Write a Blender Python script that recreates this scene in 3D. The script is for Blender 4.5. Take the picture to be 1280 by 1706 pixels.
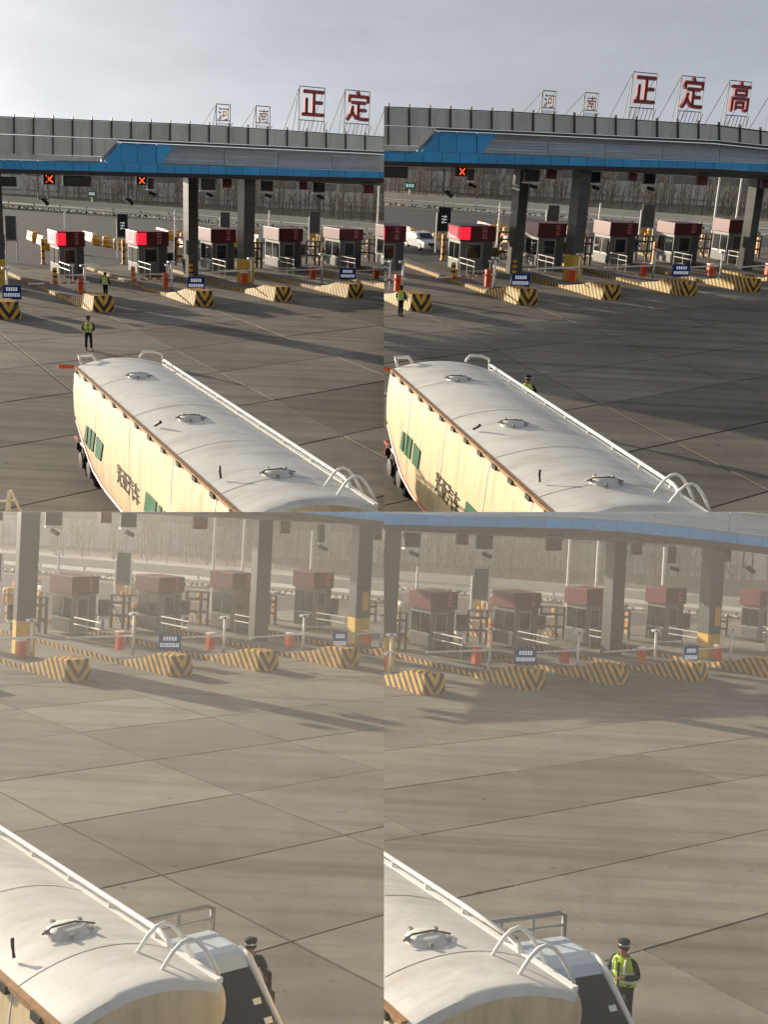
import bpy, bmesh, math, random
import numpy as np
from mathutils import Matrix, Vector

for o in list(bpy.data.objects):
    bpy.data.objects.remove(o)
sc = bpy.context.scene
COL = sc.collection

# ------------------------------------------------------------------ camera, sky, sun, exposure
FPX = 1900.0                      # focal length in pixels of a 1280 px wide frame
cd = bpy.data.cameras.new('camera')
cam = bpy.data.objects.new('camera', cd)
COL.objects.link(cam)
cd.sensor_fit = 'HORIZONTAL'
cd.sensor_width = 36.0
cd.lens = FPX / 1280.0 * 36.0
cd.clip_start = 0.1
cd.clip_end = 30000.0
cam.location = (0, 0, 0)
cam.rotation_euler = (math.pi / 2, 0, 0)
sc.camera = cam

SUN = Vector((-0.76, 0.56, 0.37)).normalized()
w = bpy.data.worlds.new('World')
sc.world = w
w.use_nodes = True
wn, wl = w.node_tree.nodes, w.node_tree.links
wn.clear()
sky = wn.new('ShaderNodeTexSky')
sky.sky_type = 'NISHITA'
sky.sun_disc = False
sky.sun_elevation = math.asin(SUN.z)
sky.sun_rotation = math.atan2(SUN.x, SUN.y)
sky.air_density = 1.0
sky.dust_density = 2.5
sky.ozone_density = 1.0
hs = wn.new('ShaderNodeHueSaturation')
hs.inputs['Saturation'].default_value = 0.30
bgn = wn.new('ShaderNodeBackground')
bgn.inputs['Strength'].default_value = 0.102
wo = wn.new('ShaderNodeOutputWorld')
wt = wn.new('ShaderNodeTexCoord')
wm = wn.new('ShaderNodeMapping')
wm.inputs['Scale'].default_value = (1.0, 1.0, 3.5)
wz = wn.new('ShaderNodeTexNoise')
wz.inputs['Scale'].default_value = 2.6
wz.inputs['Detail'].default_value = 7
wz.inputs['Roughness'].default_value = 0.6
wr = wn.new('ShaderNodeMapRange')
for k_, v_ in zip(('From Min', 'From Max', 'To Min', 'To Max'), (0.3, 0.7, 0.86, 1.16)):
    wr.inputs[k_].default_value = v_
wx = wn.new('ShaderNodeMix')
wx.data_type = 'RGBA'
wx.blend_type = 'MULTIPLY'
wx.inputs['Factor'].default_value = 1.0
wl.new(wt.outputs['Generated'], wm.inputs['Vector'])
wl.new(wm.outputs[0], wz.inputs['Vector'])
wl.new(wz.outputs['Fac'], wr.inputs['Value'])
wl.new(sky.outputs[0], wx.inputs['A'])
wl.new(wr.outputs[0], wx.inputs['B'])
wl.new(wx.outputs['Result'], hs.inputs['Color'])
wl.new(hs.outputs[0], bgn.inputs['Color'])
wl.new(bgn.outputs[0], wo.inputs['Surface'])

sl = bpy.data.lights.new('sun', 'SUN')
sl.energy = 5.0
sl.angle = math.radians(0.6)
sl.color = (1.0, 0.86, 0.66)
so = bpy.data.objects.new('sun', sl)
COL.objects.link(so)
so.rotation_euler = SUN.to_track_quat('Z', 'Y').to_euler()

sc.view_settings.view_transform = 'Standard'
sc.view_settings.look = 'None'
sc.view_settings.exposure = 0.45
sc.view_settings.gamma = 1.0
sc.view_settings.use_curve_mapping = False

# ------------------------------------------------------------------ materials
MATS = {}


def mat(name, col, rough=0.6, metal=0.0, var=0.18, scale=3.0, bump=0.0, spec=0.4, emit=None, estr=0.0, tint=0.0, dirt=None, dirt_amt=0.0, dscale=0.7):
    if name in MATS:
        return MATS[name]
    m = bpy.data.materials.new(name)
    m.use_nodes = True
    nt = m.node_tree
    n, l = nt.nodes, nt.links
    b = n['Principled BSDF']
    b.inputs['Roughness'].default_value = rough
    b.inputs['Metallic'].default_value = metal
    b.inputs['Specular IOR Level'].default_value = spec
    tc = n.new('ShaderNodeTexCoord')
    oi = n.new('ShaderNodeObjectInfo')
    add = n.new('ShaderNodeVectorMath')
    add.operation = 'MULTIPLY_ADD'
    cmb = n.new('ShaderNodeCombineXYZ')
    for i in range(3):
        l.new(oi.outputs['Random'], cmb.inputs[i])
    l.new(cmb.outputs[0], add.inputs[0])
    add.inputs[1].default_value = (37, 19, 53)
    l.new(tc.outputs['Object'], add.inputs[2])
    nz = n.new('ShaderNodeTexNoise')
    nz.inputs['Scale'].default_value = scale
    nz.inputs['Detail'].default_value = 6
    nz.inputs['Roughness'].default_value = 0.62
    l.new(add.outputs[0], nz.inputs['Vector'])
    mr = n.new('ShaderNodeMapRange')
    mr.inputs['From Min'].default_value = 0.25
    mr.inputs['From Max'].default_value = 0.75
    mr.inputs['To Min'].default_value = 1 - var
    mr.inputs['To Max'].default_value = 1 + var
    l.new(nz.outputs['Fac'], mr.inputs['Value'])
    mx = n.new('ShaderNodeMix')
    mx.data_type = 'RGBA'
    mx.blend_type = 'MULTIPLY'
    mx.inputs['Factor'].default_value = 1
    mx.inputs['A'].default_value = (*col, 1)
    l.new(mr.outputs[0], mx.inputs['B'])
    out = mx.outputs['Result']
    if tint:
        mt = n.new('ShaderNodeMapRange')
        mt.inputs['To Min'].default_value = 1 - tint
        mt.inputs['To Max'].default_value = 1 + tint
        l.new(oi.outputs['Random'], mt.inputs['Value'])
        m2 = n.new('ShaderNodeMix')
        m2.data_type = 'RGBA'
        m2.blend_type = 'MULTIPLY'
        m2.inputs['Factor'].default_value = 1
        l.new(out, m2.inputs['A'])
        l.new(mt.outputs[0], m2.inputs['B'])
        out = m2.outputs['Result']
    if dirt:
        n3 = n.new('ShaderNodeTexNoise')
        n3.inputs['Scale'].default_value = dscale
        n3.inputs['Detail'].default_value = 8
        n3.inputs['Roughness'].default_value = 0.7
        l.new(add.outputs[0], n3.inputs['Vector'])
        r3 = n.new('ShaderNodeMapRange')
        r3.inputs['From Min'].default_value = 0.48
        r3.inputs['From Max'].default_value = 0.72
        r3.inputs['To Min'].default_value = 0
        r3.inputs['To Max'].default_value = dirt_amt
        l.new(n3.outputs['Fac'], r3.inputs['Value'])
        m3 = n.new('ShaderNodeMix')
        m3.data_type = 'RGBA'
        m3.inputs['B'].default_value = (*dirt, 1)
        l.new(r3.outputs[0], m3.inputs['Factor'])
        l.new(out, m3.inputs['A'])
        out = m3.outputs['Result']
    l.new(out, b.inputs['Base Color'])
    if bump:
        bp = n.new('ShaderNodeBump')
        bp.inputs['Strength'].default_value = bump
        bp.inputs['Distance'].default_value = 0.02
        nb = n.new('ShaderNodeTexNoise')
        nb.inputs['Scale'].default_value = scale * 12
        nb.inputs['Detail'].default_value = 5
        l.new(add.outputs[0], nb.inputs['Vector'])
        l.new(nb.outputs['Fac'], bp.inputs['Height'])
        l.new(bp.outputs[0], b.inputs['Normal'])
    if emit:
        b.inputs['Emission Color'].default_value = (*emit, 1)
        b.inputs['Emission Strength'].default_value = estr
    MATS[name] = m
    return m


def stripe_mat(name, ca, cb, period, half, kz=0.75):
    """slanted yellow and black bands running round a nose block: chevrons on its front"""
    m = mat(name, ca, 0.65, var=0.25, scale=2.5)
    nt = m.node_tree
    n, l = nt.nodes, nt.links
    b = n['Principled BSDF']
    src = b.inputs['Base Color'].links[0].from_socket
    tc = n.new('ShaderNodeTexCoord')
    sx = n.new('ShaderNodeSeparateXYZ')
    l.new(tc.outputs['Object'], sx.inputs[0])

    def mth(op, a, bb):
        k = n.new('ShaderNodeMath')
        k.operation = op
        for i, q in enumerate((a, bb)):
            if q is None:
                continue
            if isinstance(q, (int, float)):
                k.inputs[i].default_value = q
            else:
                l.new(q, k.inputs[i])
        return k.outputs[0]
    q = mth('ABSOLUTE', mth('SUBTRACT', sx.outputs[0], half), None)
    q = mth('ADD', q, sx.outputs[1])
    q = mth('SUBTRACT', q, mth('MULTIPLY', sx.outputs[2], kz))
    q = mth('FRACT', mth('DIVIDE', mth('ADD', q, 100.0), period), None)
    q = mth('GREATER_THAN', q, 0.5)
    mx = n.new('ShaderNodeMix')
    mx.data_type = 'RGBA'
    l.new(q, mx.inputs['Factor'])
    l.new(src, mx.inputs['A'])
    mx.inputs['B'].default_value = (*cb, 1)
    wn_ = n.new('ShaderNodeTexNoise')
    wn_.inputs['Scale'].default_value = 4.0
    wn_.inputs['Detail'].default_value = 9
    wn_.inputs['Roughness'].default_value = .72
    oi = n.new('ShaderNodeObjectInfo')
    va = n.new('ShaderNodeVectorMath')
    va.operation = 'ADD'
    sc3 = n.new('ShaderNodeVectorMath')
    sc3.operation = 'SCALE'
    l.new(oi.outputs['Location'], sc3.inputs[0])
    sc3.inputs['Scale'].default_value = .73
    l.new(tc.outputs['Object'], va.inputs[0])
    l.new(sc3.outputs[0], va.inputs[1])
    l.new(va.outputs[0], wn_.inputs['Vector'])
    wr_ = n.new('ShaderNodeMapRange')
    for k_, v_ in zip(('From Min', 'From Max', 'To Min', 'To Max'), (.52, .64, 0, .8)):
        wr_.inputs[k_].default_value = v_
    l.new(wn_.outputs['Fac'], wr_.inputs['Value'])
    mw_ = n.new('ShaderNodeMix')
    mw_.data_type = 'RGBA'
    l.new(wr_.outputs[0], mw_.inputs['Factor'])
    l.new(mx.outputs['Result'], mw_.inputs['A'])
    mw_.inputs['B'].default_value = (.19, .165, .13, 1)
    l.new(mw_.outputs['Result'], b.inputs['Base Color'])
    return m


def streaks(m, vec, lo, hi, col, amt):
    """grime runs: noise drawn out along one axis, mixed over the paint"""
    nt = m.node_tree
    n, l = nt.nodes, nt.links
    b = n['Principled BSDF']
    src = b.inputs['Base Color'].links[0].from_socket
    tc = n.new('ShaderNodeTexCoord')
    mp = n.new('ShaderNodeMapping')
    mp.inputs['Scale'].default_value = vec
    nz = n.new('ShaderNodeTexNoise')
    nz.inputs['Scale'].default_value = 1.0
    nz.inputs['Detail'].default_value = 8
    nz.inputs['Roughness'].default_value = .7
    r = n.new('ShaderNodeMapRange')
    for k_, v_ in zip(('From Min', 'From Max', 'To Min', 'To Max'), (lo, hi, 0, amt)):
        r.inputs[k_].default_value = v_
    x = n.new('ShaderNodeMix')
    x.data_type = 'RGBA'
    x.inputs['B'].default_value = (*col, 1)
    l.new(tc.outputs['Object'], mp.inputs['Vector'])
    l.new(mp.outputs[0], nz.inputs['Vector'])
    l.new(nz.outputs['Fac'], r.inputs['Value'])
    l.new(r.outputs[0], x.inputs['Factor'])
    l.new(src, x.inputs['A'])
    l.new(x.outputs['Result'], b.inputs['Base Color'])
    rr = n.new('ShaderNodeMapRange')
    rr.inputs['To Min'].default_value = b.inputs['Roughness'].default_value
    rr.inputs['To Max'].default_value = .85
    l.new(r.outputs[0], rr.inputs['Value'])
    l.new(rr.outputs[0], b.inputs['Roughness'])


def slab_mat(ref, ang, key):
    """worn concrete: stains, tyre streaks along the lanes and grain run on across the joints"""
    m = bpy.data.materials.new('concrete_slab_' + key)
    m.use_nodes = True
    nt = m.node_tree
    n, l = nt.nodes, nt.links
    b = n['Principled BSDF']
    b.inputs['Roughness'].default_value = 0.8
    b.inputs['Specular IOR Level'].default_value = 0.25
    tc = n.new('ShaderNodeTexCoord')
    tc.object = ref
    oi = n.new('ShaderNodeObjectInfo')

    def noise(sc_, det, rough=.6, mp=None):
        nz = n.new('ShaderNodeTexNoise')
        nz.inputs['Scale'].default_value = sc_
        nz.inputs['Detail'].default_value = det
        nz.inputs['Roughness'].default_value = rough
        src = tc.outputs['Object']
        if mp:
            k = n.new('ShaderNodeMapping')
            k.inputs['Rotation'].default_value = (0, 0, -ang)
            k.inputs['Scale'].default_value = mp
            l.new(src, k.inputs['Vector'])
            src = k.outputs[0]
        l.new(src, nz.inputs['Vector'])
        return nz.outputs['Fac']

    def rng(sock, a, c, lo, hi):
        r = n.new('ShaderNodeMapRange')
        for k, v in zip(('From Min', 'From Max', 'To Min', 'To Max'), (a, c, lo, hi)):
            r.inputs[k].default_value = v
        l.new(sock, r.inputs['Value'])
        return r.outputs[0]
    fs = [rng(noise(.11, 5), .3, .7, .78, 1.2), rng(noise(.9, 7, .7), .3, .7, .86, 1.14), rng(noise(1.0, 4, .6, (.045, 1.1, 1)), .45, .72, 1.06, .62), rng(noise(1.0, 3, .5, (.02, .35, 1)), .5, .75, 1.0, .78), rng(oi.outputs['Random'], 0, 1, .80, 1.18), rng(noise(26, 3, .7), .3, .7, .9, 1.1), rng(noise(.45, 9, .75), .60, .70, 1.0, .55), rng(noise(2.3, 2, .5), .70, .76, 1.0, .5)]
    cur = None
    for f in fs:
        x = n.new('ShaderNodeMix')
        x.data_type = 'RGBA'
        x.blend_type = 'MULTIPLY'
        x.inputs['Factor'].default_value = 1
        if cur is None:
            x.inputs['A'].default_value = (0.205, 0.183, 0.152, 1)
        else:
            l.new(cur, x.inputs['A'])
        l.new(f, x.inputs['B'])
        cur = x.outputs['Result']
    l.new(cur, b.inputs['Base Color'])
    bp = n.new('ShaderNodeBump')
    bp.inputs['Strength'].default_value = .35
    bp.inputs['Distance'].default_value = .02
    l.new(noise(7, 8, .75), bp.inputs['Height'])
    l.new(bp.outputs[0], b.inputs['Normal'])
    return m


M_ASPH = mat('asphalt', (0.060, 0.058, 0.055), 0.85, var=0.25, scale=0.4, bump=0.2)
M_FIELD = mat('dry_field', (0.20, 0.165, 0.12), 0.9, var=0.3, scale=0.05)
M_STRIPE = stripe_mat('hazard_paint', (0.72, 0.40, 0.045), (0.03, 0.027, 0.025), 0.50, 0.75)
M_KERBTOP = mat('island_concrete', (0.17, 0.16, 0.145), 0.85, var=0.2)
M_WHITE = mat('white_paint', (0.86, 0.85, 0.81), 0.45, var=0.06, dirt=(0.5, 0.45, 0.38), dirt_amt=0.25, dscale=2)
M_RED = mat('red_paint', (0.62, 0.07, 0.03), 0.45, var=0.15)
M_ORANGE = mat('orange_red_paint', (0.70, 0.11, 0.03), 0.45, var=0.15)
M_MAROON = mat('maroon_panel', (0.135, 0.020, 0.025), 0.45, var=0.15)
M_REDLED = mat('red_display', (0.25, 0.01, 0.02), 0.4, emit=(1.0, 0.02, 0.05), estr=0.7)
M_PINK = mat('pink_lettering', (0.42, 0.17, 0.17), 0.5, emit=(1, 0.3, 0.3), estr=0.04)
M_BOOTH = mat('booth_steel', (0.20, 0.195, 0.185), 0.5, var=0.12)
M_BOOTHD = mat('booth_dark_steel', (0.09, 0.09, 0.09), 0.5, var=0.12)
M_GLASS = mat('dark_glass', (0.012, 0.016, 0.018), 0.08, var=0.05, spec=0.7)
M_ALU = mat('grey_cladding', (0.68, 0.68, 0.65), 0.5, metal=0.0, var=0.08, scale=0.6, tint=0.07)
streaks(M_ALU, (1.6, 1.6, .22), .48, .75, (.26, .25, .23), .55)
M_FIN = mat('dark_trim', (0.06, 0.06, 0.058), 0.5)
M_BLUE = mat('blue_cladding', (0.075, 0.42, 0.84), 0.4, var=0.10, scale=0.6, tint=0.10)
M_SLAT = mat('pale_blue_louvre', (0.58, 0.66, 0.74), 0.4, var=0.15, scale=0.8, tint=0.12)
M_SOFF = mat('dark_soffit', (0.045, 0.042, 0.042), 0.6)
M_ROOF = mat('roof_sheet', (0.32, 0.32, 0.31), 0.6)
M_COLM = mat('column_tile', (0.085, 0.088, 0.085), 0.45, var=0.12, scale=1.0)
M_COLB = mat('column_yellow_base', (0.66, 0.42, 0.06), 0.6, var=0.2)
M_SIGNB = mat('blue_sign', (0.012, 0.05, 0.19), 0.4, var=0.05)
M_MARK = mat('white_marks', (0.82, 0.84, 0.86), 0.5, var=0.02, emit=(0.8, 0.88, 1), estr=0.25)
M_BLACK = mat('black_casing', (0.018, 0.019, 0.02), 0.5)
M_XLIT = mat('lit_red_cross', (0.6, 0.05, 0.02), 0.4, emit=(1.0, 0.10, 0.03), estr=1.3)
M_XOFF = mat('unlit_cross', (0.13, 0.025, 0.022), 0.5)
M_LETTER = mat('roof_letter_red', (0.44, 0.09, 0.095), 0.5, var=0.2)
M_STEEL = mat('galvanised_steel', (0.34, 0.33, 0.31), 0.45, metal=0.4)
M_RUSTF = mat('brown_frame', (0.12, 0.085, 0.065), 0.6)
M_GUARD = mat('cream_guardrail', (0.80, 0.74, 0.60), 0.6, var=0.1, scale=1)
M_YEL = mat('yellow_plastic', (0.70, 0.36, 0.03), 0.5, var=0.15)
M_GREEN = mat('green_sign', (0.02, 0.22, 0.12), 0.45)
M_BARK = mat('bare_wood', (0.25, 0.205, 0.165), 0.9, var=0.25)
M_PALE = mat('pale_wall', (0.72, 0.70, 0.66), 0.8, var=0.1, scale=0.2)
M_PALED = mat('pale_wall_band', (0.30, 0.28, 0.26), 0.8, var=0.1, scale=0.2)
M_HEDGE = mat('dark_hedge', (0.035, 0.045, 0.03), 0.9, var=0.4, scale=2)
M_TANK = mat('tank_paint', (0.70, 0.69, 0.65), 0.42, var=0.07, scale=0.8, spec=0.45, dirt=(0.42, 0.36, 0.27), dirt_amt=0.45, dscale=0.9)
M_TSIDE = mat('tank_side_cream', (0.70, 0.57, 0.35), 0.5, var=0.07, scale=0.8, spec=0.35, dirt=(0.40, 0.31, 0.18), dirt_amt=0.5, dscale=0.8)
streaks(M_TSIDE, (2.6, 2.6, .35), .46, .74, (.30, .22, .12), .65)
streaks(M_TANK, (.5, 2.2, 1.0), .48, .75, (.33, .30, .25), .6)
M_RUST = mat('rusty_edge', (0.36, 0.20, 0.09), 0.75, var=0.35, scale=6)
M_LOGO = mat('green_logo', (0.012, 0.13, 0.05), 0.45, var=0.1)
M_INK = mat('dark_lettering', (0.035, 0.03, 0.025), 0.5)
M_RUBBER = mat('rubber', (0.015, 0.015, 0.015), 0.85)
M_CHASS = mat('chassis_black', (0.022, 0.022, 0.024), 0.6)
M_CAB = mat('cab_paint', (0.55, 0.62, 0.68), 0.3, var=0.05, spec=0.5)
M_NAVY = mat('navy_cloth', (0.012, 0.014, 0.018), 0.85, var=0.2)
M_HIVIS = mat('hi_vis_cloth', (0.46, 0.62, 0.03), 0.7, var=0.12)
M_REFL = mat('reflective_tape', (0.75, 0.76, 0.72), 0.35, var=0.05)
M_SKIN = mat('skin', (0.36, 0.20, 0.13), 0.6, var=0.08)
M_HAIR = mat('black_hair', (0.012, 0.010, 0.009), 0.6)
M_CARW = mat('car_white', (0.70, 0.71, 0.70), 0.25, var=0.03, spec=0.5)
M_LAMP = mat('headlamp', (0.8, 0.82, 0.85), 0.15)

# ------------------------------------------------------------------ the four views of the plaza
HC = 10.0                          # height of the viewpoint above each plaza's ground
HSL = 0.05                         # the plaza is seen slightly rolled
VIEWS = {  # quarter origin, scale and offset of the plaza picture in it, size of the plaza, name
    'TL': (0, 0, 1.0, 0.0, 1.0, 0.0, 6.0, 'upper left'),
    'TR': (640, 0, 1.06, -121.0, 1.06, -33.0, 6.0, 'upper right'),
    'BL': (0, 853, 1.44, -551.0, 1.44, -441.0, 1.0, 'lower left'),
    'BR': (640, 853, 1.40, -575.6, 1.411, -404.0, 1.0, 'lower right'),
}


class View:
    def __init__(s, k):
        s.k = k
        s.ox, s.oy, s.ku, s.bu, s.kv, s.bv, s.S, s.word = VIEWS[k]
        d1 = s.wray(430, 259)
        d2 = s.wray(830, 259 + HSL * 400)
        n = np.cross(d2, d1)
        n /= np.linalg.norm(n)
        if n[2] < 0:
            n = -n
        f = np.array([0, 1.0, 0])
        ey = f - n * (f @ n)
        ey /= np.linalg.norm(ey)
        ex = np.cross(ey, n)
        s.R = np.stack([ex, ey, n], 1)
        M = np.eye(4)
        M[:3, :3] = s.R * s.S
        M[:3, 3] = s.R @ np.array([0, 0, -HC]) * s.S
        s.M = Matrix(M.tolist())
        s.sx = -1 if k[1] == 'L' else 1
        s.sz = 1 if k[0] == 'T' else -1
        s.roots = []
        a, b = s.G(596, 495), s.G(452, 459)
        s.lane = (b - a)[:2] / np.linalg.norm((b - a)[:2])
        s.yaw = math.atan2(-s.lane[0], s.lane[1])
        a, b = s.G(455, 667), s.G(658, 632)
        s.cross = (b - a)[:2] / np.linalg.norm((b - a)[:2])
        a, b = s.G(0, 489), s.G(796, 466)
        s.can0 = a[:2]
        s.cdir = (b - a)[:2] / np.linalg.norm((b - a)[:2])
        s.cnor = np.array([s.cdir[1], -s.cdir[0]])         # towards the viewer

    def px(s, u, v):
        return s.ox + s.ku * u + s.bu, s.oy + s.kv * v + s.bv

    def wray(s, u, v):
        x, y = s.px(u, v)
        return np.array([x - 640, FPX, 853 - y])

    def ray(s, u, v):
        return s.R.T @ s.wray(u, v)

    def G(s, u, v, z=0.0):
        d = s.ray(u, v)
        return np.array([0, 0, HC]) + (z - HC) / d[2] * d

    def proj(s, p):
        q = s.R @ (np.array(p, float) - [0, 0, HC])
        x, y = 640 + FPX * q[0] / q[1], 853 - FPX * q[2] / q[1]
        return (x - s.ox - s.bu) / s.ku, (y - s.oy - s.bv) / s.kv

    def Z(s, b, v):
        """height above ground point b that is seen at row v"""
        lo, hi = -2.0, 40.0
        for _ in range(40):
            m = (lo + hi) / 2
            if s.proj((b[0], b[1], m))[1] > v:
                lo = m
            else:
                hi = m
        return lo

    def FP(s, u, v, back=0.0):
        """point on the vertical plane of the canopy front, moved back by some metres"""
        d = s.ray(u, v + {'BR': 9, 'BL': 3}.get(s.k, 0))
        o = np.array([0, 0, HC])
        p0 = s.can0 - s.cnor * back
        t = ((p0 - o[:2]) @ s.cnor) / (d[:2] @ s.cnor)
        return o + t * d

    def seen(s, p, m=60):
        x, y = s.px(*s.proj(p))
        return s.ox - m < x < s.ox + 640 + m and s.oy - m < y < s.oy + 853 + m

    def left_to(s, b, d, u):
        """distance from b along the ground direction d until column u is reached"""
        lo, hi = 0.0, 30.0
        u0 = s.proj((b[0], b[1], 0))[0]
        for _ in range(40):
            m = (lo + hi) / 2
            uu = s.proj((b[0] + d[0] * m, b[1] + d[1] * m, 0))[0]
            if (uu - u) * (u0 - u) > 0:
                lo = m
            else:
                hi = m
        return lo


V = None       # the view being built


# ------------------------------------------------------------------ mesh helpers
class MB:
    def __init__(s):
        s.v, s.f = [], []

    def poly(s, pts):
        b = len(s.v)
        s.v += [tuple(map(float, p)) for p in pts]
        s.f.append(tuple(range(b, b + len(pts))))

    def hull8(s, a):
        """box from 8 corners: bottom ring 0-3, top ring 4-7"""
        b = len(s.v)
        s.v += [tuple(map(float, p)) for p in a]
        for q in ((3, 2, 1, 0), (4, 5, 6, 7), (0, 1, 5, 4), (1, 2, 6, 5), (2, 3, 7, 6), (3, 0, 4, 7)):
            s.f.append(tuple(b + i for i in q))
        return s

    def box(s, x0, x1, y0, y1, z0, z1):
        return s.hull8([(x0, y0, z0), (x1, y0, z0), (x1, y1, z0), (x0, y1, z0), (x0, y0, z1), (x1, y0, z1), (x1, y1, z1), (x0, y1, z1)])

    def tube(s, pts, r, n=8, cap=True):
        pts = [Vector(p) for p in pts]
        rs = r if isinstance(r, (list, tuple)) else [r] * len(pts)
        b = len(s.v)
        for i, p in enumerate(pts):
            t = (pts[min(i + 1, len(pts) - 1)] - pts[max(i - 1, 0)]).normalized()
            a = Vector((0, 0, 1)) if abs(t.z) < 0.9 else Vector((1, 0, 0))
            e1 = t.cross(a).normalized()
            e2 = t.cross(e1)
            for k in range(n):
                g = 2 * math.pi * k / n
                s.v.append(tuple(p + (e1 * math.cos(g) + e2 * math.sin(g)) * rs[i]))
        for i in range(len(pts) - 1):
            for k in range(n):
                k2 = (k + 1) % n
                s.f.append((b + i * n + k, b + i * n + k2, b + (i + 1) * n + k2, b + (i + 1) * n + k))
        if cap:
            s.f.append(tuple(b + k for k in range(n))[::-1])
            s.f.append(tuple(b + (len(pts) - 1) * n + k for k in range(n)))
        return s

    def prism(s, ring, ext):
        """closed ring of points extruded by a vector"""
        b = len(s.v)
        n = len(ring)
        s.v += [tuple(map(float, p)) for p in ring]
        s.v += [tuple(float(p[i] + ext[i]) for i in range(3)) for p in ring]
        s.f.append(tuple(b + i for i in range(n))[::-1])
        s.f.append(tuple(b + n + i for i in range(n)))
        for i in range(n):
            j = (i + 1) % n
            s.f.append((b + i, b + j, b + n + j, b + n + i))
        return s

    def loft(s, rings, cap=True, closed=True):
        b = len(s.v)
        n = len(rings[0])
        for r in rings:
            s.v += [tuple(map(float, p)) for p in r]
        for i in range(len(rings) - 1):
            for k in range(n if closed else n - 1):
                k2 = (k + 1) % n
                s.f.append((b + i * n + k, b + i * n + k2, b + (i + 1) * n + k2, b + (i + 1) * n + k))
        if cap and closed:
            s.f.append(tuple(b + k for k in range(n))[::-1])
            s.f.append(tuple(b + (len(rings) - 1) * n + k for k in range(n)))
        return s

    def lathe(s, prof, c=(0, 0, 0), n=14, axis='z'):
        rings = []
        for r, h in prof:
            ring = []
            for k in range(n):
                g = 2 * math.pi * k / n
                a, bb = r * math.cos(g), r * math.sin(g)
                p = (a, bb, h) if axis == 'z' else ((h, a, bb) if axis == 'x' else (bb, h, a))
                ring.append((c[0] + p[0], c[1] + p[1], c[2] + p[2]))
            rings.append(ring)
        return s.loft(rings)

    def build(s, name, m, parent=None, smooth=False, bevel=0.0):
        me = bpy.data.meshes.new(name)
        vs = s.v
        rt_ = parent
        while rt_ is not None and rt_.parent is not None:
            rt_ = rt_.parent
        if rt_ is not None and '_plaza' in rt_:
            iv = PINV[rt_.name]
            vs = [tuple(iv @ Vector(p)) for p in vs]
        me.from_pydata(vs, [], s.f)
        bm = bmesh.new()
        bm.from_mesh(me)
        bmesh.ops.recalc_face_normals(bm, faces=bm.faces)
        if bevel:
            bmesh.ops.bevel(bm, geom=list(bm.edges), offset=bevel, segments=2, affect='EDGES', profile=0.6)
        bm.to_mesh(me)
        bm.free()
        me.materials.append(m)
        if smooth:
            me.polygons.foreach_set('use_smooth', [True] * len(me.polygons))
        o = bpy.data.objects.new(name, me)
        COL.objects.link(o)
        if parent is not None:
            o.parent = parent
        else:
            V.roots.append(o)
        return o


PINV = {}


def thing(name, label, cat, loc, yaw=0.0, group=None, plaza=False):
    o = bpy.data.objects.new(name, None)
    COL.objects.link(o)
    o.empty_display_size = 0.3
    o.matrix_basis = Matrix.Translation(Vector(loc)) @ Matrix.Rotation(yaw, 4, 'Z')
    o['label'] = label
    o['category'] = cat
    if group:
        o['group'] = group
    if plaza:
        o['_plaza'] = 1
        PINV[o.name] = o.matrix_basis.inverted()
    V.roots.append(o)
    return o


def tag(o, label, cat, group=None):
    o['label'] = label
    o['category'] = cat
    if group:
        o['group'] = group
    return o


ORD = ['leftmost', 'second', 'third', 'fourth', 'fifth', 'sixth', 'seventh', 'eighth', 'ninth', 'tenth', 'eleventh', 'twelfth', 'thirteenth', 'fourteenth', 'fifteenth', 'sixteenth', 'seventeenth']


def nth(i):
    """i-th from the left among those in view"""
    return ORD[i] + (' from left' if i else '')


def text_mesh(txt, size):
    """flat triangles of a line of lettering, centred, in x (along) and y (up)"""
    cu = bpy.data.curves.new('lettering', 'FONT')
    cu.body = txt
    cu.size = size
    cu.align_x = 'CENTER'
    cu.align_y = 'CENTER'
    cu.resolution_u = 2
    ob = bpy.data.objects.new('lettering', cu)
    COL.objects.link(ob)
    dg = bpy.context.evaluated_depsgraph_get()
    me = bpy.data.meshes.new_from_object(ob.evaluated_get(dg))
    vs = [tuple(v.co) for v in me.vertices]
    fs = [tuple(p.vertices) for p in me.polygons]
    bpy.data.objects.remove(ob)
    bpy.data.curves.remove(cu)
    bpy.data.meshes.remove(me)
    return vs, fs


TXT = {}


def letters(txt, size):
    if (txt, size) not in TXT:
        TXT[(txt, size)] = text_mesh(txt, size)
    return TXT[(txt, size)]


def solid_text(mb, txt, size, fn, depth):
    """lettering given thickness; fn maps (x, y, d) to space"""
    vs, fs = letters(txt, size)
    bm = bmesh.new()
    bv = [bm.verts.new(p) for p in vs]
    for f in fs:
        try:
            bm.faces.new([bv[i] for i in f])
        except ValueError:
            pass
    bmesh.ops.remove_doubles(bm, verts=bm.verts, dist=size * 0.0005)
    bm.verts.index_update()
    b = len(mb.v)
    n = len(bm.verts)
    for v in bm.verts:
        mb.v.append(tuple(fn(v.co.x, v.co.y, 0.0)))
    for v in bm.verts:
        mb.v.append(tuple(fn(v.co.x, v.co.y, depth)))
    for f in bm.faces:
        ids = [v.index for v in f.verts]
        mb.f.append(tuple(b + i for i in ids))
        mb.f.append(tuple(b + n + i for i in reversed(ids)))
    for e in bm.edges:
        if len(e.link_faces) == 1:
            i, j = e.verts[0].index, e.verts[1].index
            mb.f.append((b + i, b + j, b + n + j, b + n + i))
    bm.free()


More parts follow.
